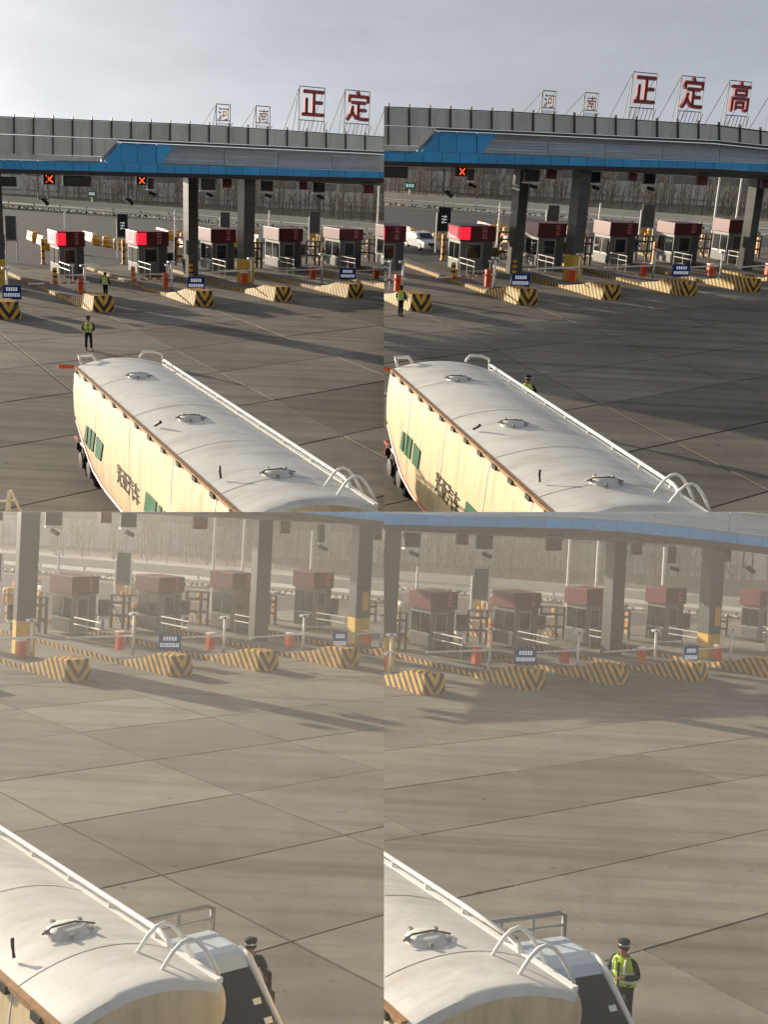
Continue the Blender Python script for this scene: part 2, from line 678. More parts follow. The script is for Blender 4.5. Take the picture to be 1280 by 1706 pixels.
def skin_mesh(joints, edges, root, sub=1):
    """continuous body surface grown round a skeleton: joints are (x, y, z, rx, ry)"""
    me = bpy.data.meshes.new('skeleton')
    me.from_pydata([j[:3] for j in joints], edges, [])
    ob = bpy.data.objects.new('skeleton', me)
    COL.objects.link(ob)
    md = ob.modifiers.new('s', 'SKIN')
    md.branch_smoothing = 0.5
    for i, j in enumerate(joints):
        sv = me.skin_vertices[0].data[i]
        sv.radius = (j[3], j[4] if len(j) > 4 else j[3])
        sv.use_root = (i == root)
    ms = ob.modifiers.new('d', 'SUBSURF')
    ms.levels = ms.render_levels = sub
    dg = bpy.context.evaluated_depsgraph_get()
    m2 = bpy.data.meshes.new_from_object(ob.evaluated_get(dg))
    vs = [tuple(v.co) for v in m2.vertices]
    fs = [tuple(p.vertices) for p in m2.polygons]
    bpy.data.objects.remove(ob)
    bpy.data.meshes.remove(me)
    bpy.data.meshes.remove(m2)
    mb = MB()
    mb.v, mb.f = vs, fs
    return mb

# ------------------------------------------------------------------ ground and slabs
def build_ground():
    g = MB()
    # one sheet from under the viewpoint to the far distance, as wide as the place in view
    a, b = (-260, 900)
    near = 6.0 if V.S == 1 else 16.0
    far = 900.0
    c = [V.ray(u, 500) for u in ((s_edge(0) - 200 / V.ku), (s_edge(1) + 200 / V.ku))]
    k0, k1 = c[0][0] / c[0][1], c[1][0] / c[1][1]
    ys = [near, 25, 45, 70, 110, 180, 300, 500, far]
    for y0, y1 in zip(ys[:-1], ys[1:]):
        g.poly([(k0 * y0, y0, -0.05), (k1 * y0, y0, -0.05), (k1 * y1, y1, -0.05), (k0 * y1, y1, -0.05)])
    o = g.build('ground', M_ASPH)
    o['kind'] = 'structure'
    # far fields beyond the guardrail
    f = MB()
    p, q = V.G(0, 346), V.G(700, 404)
    d = (q - p) / np.linalg.norm(q - p)
    nn = np.array([-d[1], d[0], 0])
    if nn[1] < 0:
        nn = -nn
    p0, q0 = p - d * 120, q + d * 160
    f.poly([(*p0[:2], -0.02), (*q0[:2], -0.02), (*(q0 + nn * 700)[:2], -0.02), (*(p0 + nn * 700)[:2], -0.02)])
    fo = f.build('field', M_FIELD)
    fo['kind'] = 'structure'
    hwy = MB()
    for a_, b_ in ((2.5, 14.0), (17.0, 28.0)):
        hwy.poly([(*(p0 + nn * a_)[:2], .02), (*(q0 + nn * a_)[:2], .02), (*(q0 + nn * b_)[:2], .02), (*(p0 + nn * b_)[:2], .02)])
    hw_ = hwy.build('highway', mat('pale_carriageway', (.42, .40, .37), .8, var=.15, scale=.1))
    hw_['kind'] = 'structure'
    # concrete slabs with open joints
    A = V.G(455, 667)
    e1 = V.G(658, 632) - A
    e2 = V.G(570, 726) - A
    rnd = random.Random(5)
    e1n, e2n = e1 / np.linalg.norm(e1), e2 / np.linalg.norm(e2)
    gap = 0.035 if V.S == 1 else 0.055
    base = MB()
    P = [e1n * gap + e2n * gap, e1 - e1n * gap + e2n * gap, e1 - e1n * gap + e2 - e2n * gap, e1n * gap + e2 - e2n * gap]
    bot = [(*p[:2], -0.045) for p in P]
    top = [(*p[:2], 0.0) for p in P]
    base.hull8(bot + top)
    proto = None
    for j in range(-9, 11):
        for i in range(-16, 17):
            c0 = A + e1 * i + e2 * j
            cc = c0 + (e1 + e2) / 2
            if cc[1] < 5 or (j < -8):
                continue
            x, y = V.px(*V.proj(cc))
            if not (V.ox - 330 < x < V.ox + 970 and V.oy - 150 < y < V.oy + 1250):
                continue
            if proto is None:
                s = base.build('slab', slab_mat(o, math.atan2(V.lane[1], V.lane[0]), V.k.lower()), o)
                proto = s
            else:
                s = proto.copy()
                COL.objects.link(s)
                s.parent = o
            s.matrix_basis = Matrix.Translation(Vector((c0[0], c0[1], rnd.uniform(-0.006, 0.006))))


def s_edge(i):
    """plaza picture column of the quarter's left or right edge"""
    return ((640 * i) - V.bu) / V.ku


# ------------------------------------------------------------------ canopy over the lanes
def lin(u, pts):
    return float(np.interp(u, [p[0] for p in pts], [p[1] for p in pts]))


TOP = [(-120, 189), (0, 195), (320, 208), (640, 229), (718, 239), (900, 258)]
ROW = [(-120, 219), (0, 224), (320, 238), (640, 253), (718, 261), (900, 279)]
ROW2 = [(-120, 251), (0, 256), (200, 262)]
BAND = [(-120, 262), (0, 267), (200, 270)]
BLT = [(-120, 262), (0, 267), (200, 271), (320, 276), (640, 286), (718, 289), (900, 312)]
BLB = [(-120, 278), (0, 282), (320, 290), (640, 297), (718, 302), (900, 322)]
SOF = [(-120, 284), (0, 289), (320, 297), (640, 304), (718, 309), (900, 331)]


def build_canopy():
    b = V.G(409, 478)
    r = thing('toll_canopy', 'long grey and blue toll canopy on dark columns %s view' % V.word, 'canopy', (b[0], b[1], 0), plaza=True)
    n3 = np.array([*V.cnor, 0])

    def slabp(name, m, uv, d0, d1, par=r):
        """plate whose outline is given on the canopy front, from d0 to d1 metres behind it"""
        ring = [V.FP(u, v) - n3 * d0 for u, v in uv]
        return MB().prism(ring, -n3 * (d1 - d0)).build(name, m, par)
    U0, U1 = -110, 895
    KN = [0, 160, 320, 480, 640, 718, 800]

    def strip(name, m, ct, cb, u0, u1, d0, d1, dt=0.0, db=0.0):
        uu = [u0] + [k for k in KN if u0 + 4 < k < u1 - 4] + [u1]
        for a, c in zip(uu[:-1], uu[1:]):
            slabp(name, m, [(a, lin(a, ct) + dt), (c, lin(c, ct) + dt), (c, lin(c, cb) + db), (a, lin(a, cb) + db)], d0, d1)
    us = list(np.arange(-107, 900, 32.5))
    # backing wall behind the cladding joints, then the cladding panels themselves
    strip('backing', M_FIN, TOP, ROW, U0, U1, 0.07, 0.4, 2, -1)
    slabp('backing', M_FIN, [(U0, lin(U0, ROW)), (197, lin(197, ROW)), (168, lin(168, ROW2)), (U0, lin(U0, ROW2))], 0.06, 0.4)
    for a, c in zip(us[:-1], us[1:]):
        a, c = a + 0.7, c - 0.7
        slabp('panel', M_ALU, [(a, lin(a, TOP) + 1), (c, lin(c, TOP) + 1), (c, lin(c, ROW) - 0.6), (a, lin(a, ROW) - 0.6)], 0.0, 0.06)
        if c < 166:
            slabp('panel', M_ALU, [(a, lin(a, ROW) + 0.6), (c, lin(c, ROW) + 0.6), (c, lin(c, ROW2)), (a, lin(a, ROW2))], 0.0, 0.06)
    k = [q for q in us if q < 166][-1]
    slabp('panel', M_ALU, [(k + 0.7, lin(k, ROW) + 0.6), (199, lin(199, ROW) + 0.6), (172, lin(172, ROW2)), (k + 0.7, lin(k, ROW2))], 0.0, 0.06)
    slabp('fascia_band', M_ALU, [(U0, lin(U0, ROW2) + 0.7), (172, lin(172, ROW2) + 0.7), (163, lin(163, BAND)), (U0, lin(U0, BAND))], -0.05, 0.5)
    strip('trim', M_FIN, ROW, ROW, 197, U1, -0.04, 0.5, 0, 4)
    strip('trim', M_FIN, TOP, TOP, U0, U1, -0.04, 0.3, -1, 0.6)
    for a in us:
        slabp('fin', M_FIN, [(a - 0.8, lin(a, TOP) - 6), (a + 0.8, lin(a, TOP) - 6), (a + 0.8, lin(a, ROW) - 1), (a - 0.8, lin(a, ROW) - 1)], -0.12, 0.055)
        if a < 175:
            slabp('fin', M_FIN, [(a - 0.6, lin(a, ROW) + 1), (a + 0.6, lin(a, ROW) + 1), (a + 0.6, lin(a, ROW2)), (a - 0.6, lin(a, ROW2))], -0.10, 0.055)
    # blue strip and the solid blue part beside the louvres
    bs = list(np.arange(-107, 900, 28.5))
    for a, c in zip(bs[:-1], bs[1:]):
        a, c = a + 0.4, c - 0.4
        slabp('blue_panel', M_BLUE, [(a, lin(a, BLT)), (c, lin(c, BLT)), (c, lin(c, BLB)), (a, lin(a, BLB))], 0.10, 0.16)
    strip('backing', M_FIN, BLT, BLB, U0, U1, 0.18, 0.5, 1, -1)
    e = [176, 203, 231, 262]
    for a, c in zip(e[:-1], e[1:]):
        x0 = 176 if a == 176 else a
        t0 = lin(a, BLT) - 2 if a == 176 else lin(a, ROW) + 5
        slabp('blue_panel', M_BLUE, [(a + 0.4, t0), (c - 0.4, lin(c, ROW) + 5), (c - 0.4, lin(c, BLT) - 0.6), (a + 0.4, lin(a, BLT) - 0.6)], 0.16, 0.24)
    slabp('blue_panel', M_BLUE, [(262.4, lin(262, ROW) + 5), (292, lin(292, ROW) + 5), (270, lin(270, BLT) - 0.6), (262.4, lin(262, BLT) - 0.6)], 0.10, 0.22)
    ns = 7
    for i in range(ns):
        f0, f1 = i / ns, (i + 0.82) / ns

        def row(u, f):
            return lin(u, ROW) + 5 + (lin(u, BLT) - lin(u, ROW) - 6) * f
        cuts = [266, 380, 470, 560, 650, 740, 830, 895]
        for a, c in zip(cuts[:-1], cuts[1:]):
            slabp('louvre_slat', M_SLAT, [(a + .5, row(a, f0)), (c - .5, row(c, f0)), (c - .5, row(c, f1)), (a + .5, row(a, f1))], 0.55 + 0.04 * (i % 2), 0.62 + 0.04 * (i % 2))
    strip('backing', M_SLAT, ROW, BLT, 176, U1, 0.72, 0.9, 5, 0)
    # soffit beam and roof
    strip('soffit_beam', M_SOFF, BLB, SOF, U0, U1, 0.02, 0.9, 0.3, 0)
    a, c = V.FP(U0, lin(U0, SOF)), V.FP(U1, lin(U1, SOF))
    za, zc = a[2] + 0.15, c[2] + 0.15
    dep = 11.0
    q = []
    for p, z in ((a, za), (c, zc)):
        q.append((p, z))
    A0, C0 = a - n3 * 0.95, c - n3 * 0.95
    A1, C1 = a - n3 * dep, c - n3 * dep
    za, zc = za + .25, zc + .25
    MB().hull8([(*A0[:2], za), (*C0[:2], zc), (*C1[:2], zc), (*A1[:2], za), (*A0[:2], za + 0.5), (*C0[:2], zc + 0.5), (*C1[:2], zc + 0.5), (*A1[:2], za + 0.5)]).build('roof_deck', M_ROOF, r)
    # soffit cross beams
    for u in range(-90, 890, 61):
        p = V.FP(u, lin(u, SOF))
        d3 = np.array([*V.cdir, 0]) * 0.15
        a0, a1 = p - n3 * 1.0, p - n3 * (dep - 0.3)
        z0, z1 = p[2] + 0.05, p[2] + 0.39
        MB().hull8([(*(a0 - d3)[:2], z0), (*(a0 + d3)[:2], z0), (*(a1 + d3)[:2], z0), (*(a1 - d3)[:2], z0), (*(a0 - d3)[:2], z1), (*(a0 + d3)[:2], z1), (*(a1 + d3)[:2], z1), (*(a1 - d3)[:2], z1)]).build('roof_beam', M_SOFF, r)
    # columns: tiled shafts with thin dark joints; the front ones with a yellow base
    for u, vb, wd, front in ((-4, 478, 0.95, 1), (409, 474, 1.0, 1), (796, 463, 1.0, 1), (318, 462, 0.9, 0), (681, 455, 0.95, 0), (876, 452, 0.9, 0), (-75, 470, 0.9, 0)):
        g = V.G(u, vb)
        zt = V.FP(u, lin(u, SOF))[2] + 0.1
        h = wd / 2
        y = math.atan2(V.cdir[1], V.cdir[0])
        ca, sa = math.cos(y) * h, math.sin(y) * h

        def ring(z, k=1.0):
            return [(g[0] + (i * ca - j * sa) * k, g[1] + (i * sa + j * ca) * k, z) for i, j in ((-1, -1), (1, -1), (1, 1), (-1, 1))]
        core = MB().hull8(ring(0, 0.95) + ring(zt, 0.95)).build('column', M_FIN, r)
        nt = 8
        for i in range(nt):
            z0, z1 = zt * i / nt + 0.03, zt * (i + 1) / nt - 0.03
            MB().hull8(ring(z0) + ring(z1)).build('column_tile', M_COLB if (front and i < 2) else M_COLM, core)
        if u == 796:
            z0, z1 = V.Z(g, 419), V.Z(g, 398)
            nn = np.array([*V.cnor, 0]) * (h + 0.02)
            cc = np.array([*V.cdir, 0]) * (h * 0.75)
            MB().prism([(*(g + nn - cc * .2)[:2], z0), (*(g + nn + cc)[:2], z0), (*(g + nn + cc)[:2], z1), (*(g + nn - cc * .2)[:2], z1)], nn * 0.08).build('yellow_plate', M_YEL, core)


def build_letters():
    if V.k[0] == 'B':
        return
    n3 = np.array([*V.cnor, 0])
    c3 = np.array([*V.cdir, 0])
    items = [('河', 372, 178, 206, 0.0, 'thin outlined'), ('南', 438, 181, 210, 0.0, 'thin outlined'), ('正', 519, 149, 203, 1, 'bold red'), ('定', 594, 155, 209, 1, 'bold red'), ('高', 668, 162, 214, 1, 'bold red'), ('新', 738, 170, 222, 1, 'bold red')]
    for t, u, vt, vb, bold, look in items:
        p0 = V.FP(u, vb, 1.5)
        p1 = V.FP(u, vt, 1.5)
        hgt = p1[2] - p0[2]
        bz = V.FP(u, lin(u, TOP), 1.5)[2]
        what = {'河': 'first small', '南': 'second small', '正': 'first large', '定': 'second large', '高': 'third large', '新': 'fourth large'}[t]
        r = thing('roof_letter', '%s character on wire frame, %s on roof %s view' % (look, what, V.word), 'letter', (p0[0], p0[1], bz), plaza=True, group='letters on the canopy roof')
        m = MB()
        sz = hgt * (0.92 if bold else 0.8)

        def fn(x, y, d):
            q = np.array([p0[0], p0[1], p0[2] + hgt * 0.5]) + c3 * x + n3 * d
            return (q[0], q[1], q[2] + y)
        if bold:
            for k in ((0, 0), (0.025, 0), (-0.025, 0), (0, 0.025), (0, -0.025)):
                solid_text(m, t, sz * 1.05, lambda x, y, d, k=k: fn(x + k[0] * sz, y + k[1] * sz, d + 0.02 * abs(k[0]) * sz + 0.03 * abs(k[1]) * sz), 0.22)
        else:
            solid_text(m, t, sz, fn, 0.12)
        m.build('character', M_LETTER if bold else mat('thin_letter', (0.24, 0.10, 0.09), 0.5), r)
        f = MB()
        hw = hgt * 0.5
        z0, z1 = bz + 0.05, p1[2] + 0.15
        for s in (-1, 1):
            a = p0 + c3 * hw * s
            f.tube([(a[0], a[1], z0), (a[0], a[1], z1)], 0.035, 5)
            bck = a - n3 * 2.2
            f.tube([(a[0], a[1], z1), (bck[0], bck[1], z0)], 0.03, 5)
        for z in (z1, (z0 * 0.75 + z1 * 0.25)):
            a, b = p0 - c3 * hw, p0 + c3 * hw
            f.tube([(a[0], a[1], z), (b[0], b[1], z)], 0.035, 5)
        a, b = p0 - c3 * hw * 1.45, p0 - c3 * hw
        f.tube([(a[0], a[1], z0), (b[0], b[1], z1)], 0.03, 5)
        for i in range(7):
            a = p0 + c3 * hw * (-1 + i / 3.0)
            f.tube([(a[0], a[1], z0), (a[0] + c3[0] * .25, a[1] + c3[1] * .25, p0[2] + 0.05)], 0.025, 4)
        f.build('frame', M_FIN, r)


# ------------------------------------------------------------------ toll lanes
ISL = [(-6, 533, 62, 524), (154, 521, 206, 516), (324, 511, 351, 504), (457, 503, 480, 495), (579, 497, 598, 492), (681, 491, 700, 487), (777, 487, 791, 482), (868, 482, 884, 478)]


def build_islands():
    n = 0
    for i, (u, v, ur, vr) in enumerate(ISL):
        K = V.G(u, v)
        if not V.seen(K, 220):
            continue
        r = thing('lane_island', 'yellow and black striped lane island, %s %s view' % (nth(n), V.word), 'traffic island', (K[0], K[1], 0), V.yaw, 'striped lane islands')
        n += 1
        wd = 1.5
        L = 4.4 * (1.25 if V.S > 1 else 0.95)
        # nose block: battered front, sides falling to kerb height
        m = MB()
        rings = []
        for y, h, t in ((0.0, 0.62, 0.10), (0.12, 1.02, 0.14), (L * 0.38, 0.98, 0.12), (L * 0.62, 0.62, 0.10), (L, 0.28, 0.06)):
            rings.append([(0, y if y > 0.05 else 0, 0), (wd, y if y > 0.05 else 0, 0), (wd - t, y, h * 0.97), (wd - t - 0.1, y, h), (t + 0.1, y, h), (t, y, h * 0.97)])
        rings[0] = [(0.12, 0, 0), (wd - 0.12, 0, 0), (wd - 0.1, 0.0, 0.55), (wd - 0.25, 0.02, 0.66), (0.25, 0.02, 0.66), (0.1, 0.0, 0.55)]
        m.loft(rings)
        m.build('nose_block', M_STRIPE, r)
        k = MB()
        k.box(0.03, wd - .03, L, L + 22, 0, 0.22)
        k.build('kerb', M_STRIPE, r)
        t = MB()
        t.box(0.14, wd - 0.14, L + 0.02, L + 21.9, 0.20, 0.255)
        t.build('paving', M_KERBTOP, r)
    return


BOOTH = [(85, 100, 136, 463, 386, 411, 1), (214, 231, 272, 461, 386, 410, 1), (334, 353, 384, 455, 382, 404, 0), (441, 465, 494, 451, 381, 402, 0), (540, 565, 593, 449, 382, 400, 0), (626, 650, 674, 446, 377, 397, 0), (722, 744, 766, 443, 376, 395, 0), (836, 856, 880, 441, 380, 398, 0), (-46, -30, 5, 468, 390, 415, 0)]


def build_booths():
    n = 0
    for (ul, uc, ur, vb, vt, vs, lit) in BOOTH:
        C = V.G(uc, vb)
        if not V.seen((C[0], C[1], 1.5), 40):
            continue
        W = V.left_to(C, V.cross, ur) * 0.97
        D = max(1.6, V.left_to(C, V.lane, ul))
        zs, zt = V.Z(C, vs), V.Z(C, vt)
        lab = 'toll booth with maroon top, %s %s view' % (nth(n), V.word)
        if lit:
            lab = 'toll booth with glowing red display on maroon top, %s %s view' % (nth(n), V.word)
        r = thing('toll_booth', lab, 'toll booth', (C[0], C[1], 0.0), V.yaw, 'toll booths')
        n += 1
        z0 = 0.25
        m = MB()
        m.box(0, W, 0, D, z0, zs - 0.02)
        body = m.build('wall', M_BOOTH, r, bevel=0.02)
        hb = zs - z0
        # front window with frame, side windows, door
        fw = MB().box(W * 0.22, W * 0.62, -0.04, -0.006, z0 + hb * 0.42, z0 + hb * 0.88).build('window', M_GLASS, r)
        f = MB()
        for a in ((W * .18, W * .22), (W * .62, W * .66)):
            f.box(a[0], a[1], -0.06, -0.004, z0 + hb * .38, z0 + hb * .92)
        f.box(W * .22, W * .62, -0.06, -0.004, z0 + hb * .88, z0 + hb * .92)
        f.box(W * .22, W * .62, -0.06, -0.004, z0 + hb * .38, z0 + hb * .42)
        f.build('frame', M_STEEL, fw)
        MB().box(W * .72, W * .97, -0.03, -0.005, z0 + hb * .05, z0 + hb * .95).build('panel', M_BOOTHD, r)
        for q in range(2):
            y0 = D * (0.06 + 0.48 * q)
            wv = MB().box(-0.035, -0.004, y0, y0 + D * 0.40, z0 + hb * .38, z0 + hb * .9).build('window', M_GLASS, r)
            MB().box(-0.055, -0.003, y0, y0 + D * 0.40, z0 + hb * .34, z0 + hb * .375).build('sill', M_STEEL, wv)
        MB().box(-0.05, -0.004, D * .05, D * .95, z0 + 0.05, z0 + hb * .30).build('side_panel', M_BOOTHD, r)
        s = MB().box(-0.16, W + 0.08, -0.14, D + 0.1, zs, zt).build('sign_box', M_MAROON, r, bevel=0.03)
        hs_ = zt - zs
        if lit:
            d = MB().box(-0.20, -0.165, 0.05, D * 0.9, zs + hs_ * .1, zs + hs_ * .9).build('display', M_REDLED, r)
            MB().box(-0.162, W * .26, -.175, -.142, zs + hs_ * .08, zs + hs_ * .92).build('display', M_REDLED, r)
            st = MB()
            for q in range(3):
                yy = D * (0.18 + 0.25 * q)
                st.box(-0.215, -0.201, yy, yy + 0.09 * D, zs + hs_ * .2, zs + hs_ * (0.85 - 0.15 * (q % 2)))
            st.box(-0.215, -0.201, D * .18, D * .7, zs + hs_ * .16, zs + hs_ * .27)
            st.build('display_stroke', mat('display_stroke', (.9, .3, .3), 0.4, emit=(1, .12, .14), estr=0.9), d)
        lt = MB()
        for q in range(2):
            zz = zs + hs_ * (0.18 + 0.42 * q)
            x0 = W * 0.62
            lt.box(x0, x0 + W * .16, -0.155, -0.141, zz, zz + hs_ * .06)
            lt.box(x0 + W * .02, x0 + W * .05, -0.155, -0.141, zz + hs_ * .06, zz + hs_ * .26)
            lt.box(x0 + W * .10, x0 + W * .13, -0.155, -0.141, zz + hs_ * .06, zz + hs_ * .22)
            lt.box(x0, x0 + W * .17, -0.155, -0.141, zz + hs_ * .26, zz + hs_ * .30)
        lt.build('lettering', M_PINK, s)
        # pale double handrail on the lane side in front of the booth
        h = thing('handrail', 'pale double handrail in front of the booth, %s %s view' % (nth(n - 1), V.word), 'handrail', (C[0], C[1], 0.33), V.yaw, 'handrails before the booths')
        for z in (0.55, 0.95):
            MB().tube([(-0.15, -0.5, z), (-0.15, -3.4, z)], 0.035, 6).build('rail', M_WHITE, h)
        for y in (-0.6, -2.0, -3.3):
            MB().tube([(-0.15, y, -0.33), (-0.15, y, 0.98)], 0.03, 6).build('post', M_STEEL, h)


LANE = [  # post column, head row, base row; cabinet left, right, top, base; arm tip column and row, arm root row; red arm
    (13, 447, 500, None, None, None),
    (142, 443, 497, (129, 140, 465, 497), (48, 473, 470), 1),
    (286, 437, 489, (271, 281, 457, 489), (194, 467, 463), 1),
    (418, 431, 480, (400, 413, 455, 480), (337, 454, 451), 0),
    (536, 424, 473, (515, 526, 445, 472), (457, 451, 449), 0),
    (641, 428, 474, (620, 631, 447, 471), (588, 451, 449), 0),
    (733, 426, 470, (712, 722, 447, 469), (668, 451, 447), 0),
    (823, 425, 467, (803, 812, 444, 466), (778, 448, 445), 0),
    (870, 424, 463, None, None, None),
]


def build_barriers():
    n = c = 0
    for (u, vt, vb, cab, arm, red) in LANE:
        b = V.G(u, vb)
        if V.seen((b[0], b[1], 1), 30):
            z = V.Z(b, vt)
            r = thing('camera_post', 'white post with flat white camera head, %s %s view' % (nth(n), V.word), 'post', (b[0], b[1], 0), V.yaw, 'white camera posts')
            n += 1
            MB().tube([(0, 0, 0), (0, 0, z - 0.08)], 0.075, 10).build('pole', M_WHITE, r, smooth=True)
            MB().lathe([(0.16, 0), (0.16, 0.03), (0.085, 0.05), (0.08, 0.2)], (0, 0, 0.3), 10).build('base', M_STEEL, r)
            MB().box(-0.3, 0.24, -0.14, 0.14, z - 0.08, z + 0.06).build('camera_head', M_WHITE, r, bevel=0.03)
            MB().lathe([(0.05, 0), (0.06, 0.05)], (-0.12, -0.2, z), 8, 'y').build('lens', M_BLACK, r)
            if u in (142, 286):
                q = V.G(u - 20 if u == 142 else u - 8, vb - (9 if u == 142 else 2))
                r2 = thing('slim_post', 'slim pale post beside the camera post, %s %s view' % ('left pair' if u == 142 else 'right pair', V.word), 'post', (q[0], q[1], 0), V.yaw)
                MB().tube([(0, 0, 0), (0, 0, z * 0.85)], 0.05, 8).build('pole', M_WHITE, r2)
                MB().box(-0.12, 0.12, -0.08, 0.08, z * 0.85, z * 0.9).build('cap', M_WHITE, r2)
        if cab:
            l, rr, ct, cb = cab
            g = V.G((l + rr) / 2, cb)
            if not V.seen((g[0], g[1], .8), 90):
                continue
            zc = V.Z(g, ct)
            wd = (V.G(rr, cb) - V.G(l, cb))[0] * 0.42
            r = thing('barrier_gate', 'orange-red gate cabinet with %s arm, %s %s view' % ('red and white' if red else 'white', nth(c), V.word), 'barrier', (g[0], g[1], 0), V.yaw, 'lane barrier gates')
            c += 1
            MB().box(-wd, wd, -wd * .8, wd * .8, 0.3, zc).build('cabinet', M_ORANGE, r, bevel=0.03)
            MB().box(-wd * 1.06, wd * 1.06, -wd * .86, wd * .86, zc, zc + 0.07).build('lid', M_WHITE if not red else M_RED, r, bevel=0.02)
            MB().box(-wd * .6, wd * .6, -wd * .86, -wd * .81, zc * 0.45, zc * 0.8).build('door', M_RED, r)
            ta, tr, rt = arm
            zr = V.Z(g, rt)
            L = V.left_to(g, -V.cdir, ta)
            iv = Matrix.Rotation(-V.yaw, 3, 'Z')
            d = iv @ Vector((-V.cdir[0], -V.cdir[1], 0))
            e = g[:2] - V.cdir * L
            zt = V.Z(e, tr)
            a0 = Vector((0, -wd * .95, zr)) - d * 0.6
            a1 = d * L + Vector((0, -wd * .95, zt))
            A = MB().tube([a0, a1], [0.065, 0.045], 8).build('arm', M_WHITE, r)
            if red:
                for q in range(5):
                    f0, f1 = 0.10 + q * 0.14, 0.10 + q * 0.14 + 0.085
                    MB().tube([a0.lerp(a1, f0), a0.lerp(a1, f1)], [0.071 - .02 * f0, 0.071 - .02 * f1], 8).build('red_band', M_RED, A)
            MB().tube([a0.lerp(a1, 0.6), a0.lerp(a1, 0.6) - Vector((0, 0, 0.02))], 0.07, 8).build('clamp', M_STEEL, A)


NOTICE = [(4, 38, 475, 499, 515), (311, 342, 461, 483, 497), (564, 592, 447, 466, 480), (766, 784, 444, 464, 474)]


def build_notices():
    n = 0
    for (l, r_, vt, vb, vg) in NOTICE:
        g = V.G((l + r_) / 2, vg)
        if not V.seen((g[0], g[1], 1), 20):
            continue
        z0, z1 = V.Z(g, vb), V.Z(g, vt)
        hw = np.linalg.norm(V.G(r_, vg) - V.G(l, vg)) / 2 * 0.92
        d = (V.G(r_, vg) - V.G(l, vg))
        yaw = math.atan2(d[1], d[0]) * 0.8
        r = thing('notice_board', 'small blue notice with two white text lines, %s %s view' % (nth(n), V.word), 'sign', (g[0], g[1], 0), yaw, 'blue notices on the islands')
        n += 1
        b = MB().box(-hw, hw, -0.06, 0.06, z0, z1).build('board', M_SIGNB, r, bevel=0.015)
        for s in (-1, 1):
            MB().tube([(s * hw * .6, 0.09, 0.3), (s * hw * .6, 0.09, z1 - 0.1)], 0.035, 6).build('leg', M_STEEL, r)
        rnd = random.Random(3)
        for row, (k, zz, sp) in enumerate(((5, 0.60, 0.62), (9, 0.20, 0.86))):
            hh = (z1 - z0) * 0.24
            for i in range(k):
                t = MB()
                x = (-sp + 2 * sp * (i + 0.5) / k) * hw
                w = sp * hw / k * 0.80
                zb = z0 + (z1 - z0) * zz
                for q in range(3):
                    t.box(x - w, x + w, -0.075 - q * .001, -0.061, zb + hh * (0.05 + 0.36 * q), zb + hh * (0.05 + 0.36 * q + 0.17))
                xx = x + rnd.uniform(-.5, .5) * w
                t.box(xx - w * .22, xx + w * .22, -0.080, -0.061, zb, zb + hh)
                t.build('glyph', M_MARK, b)


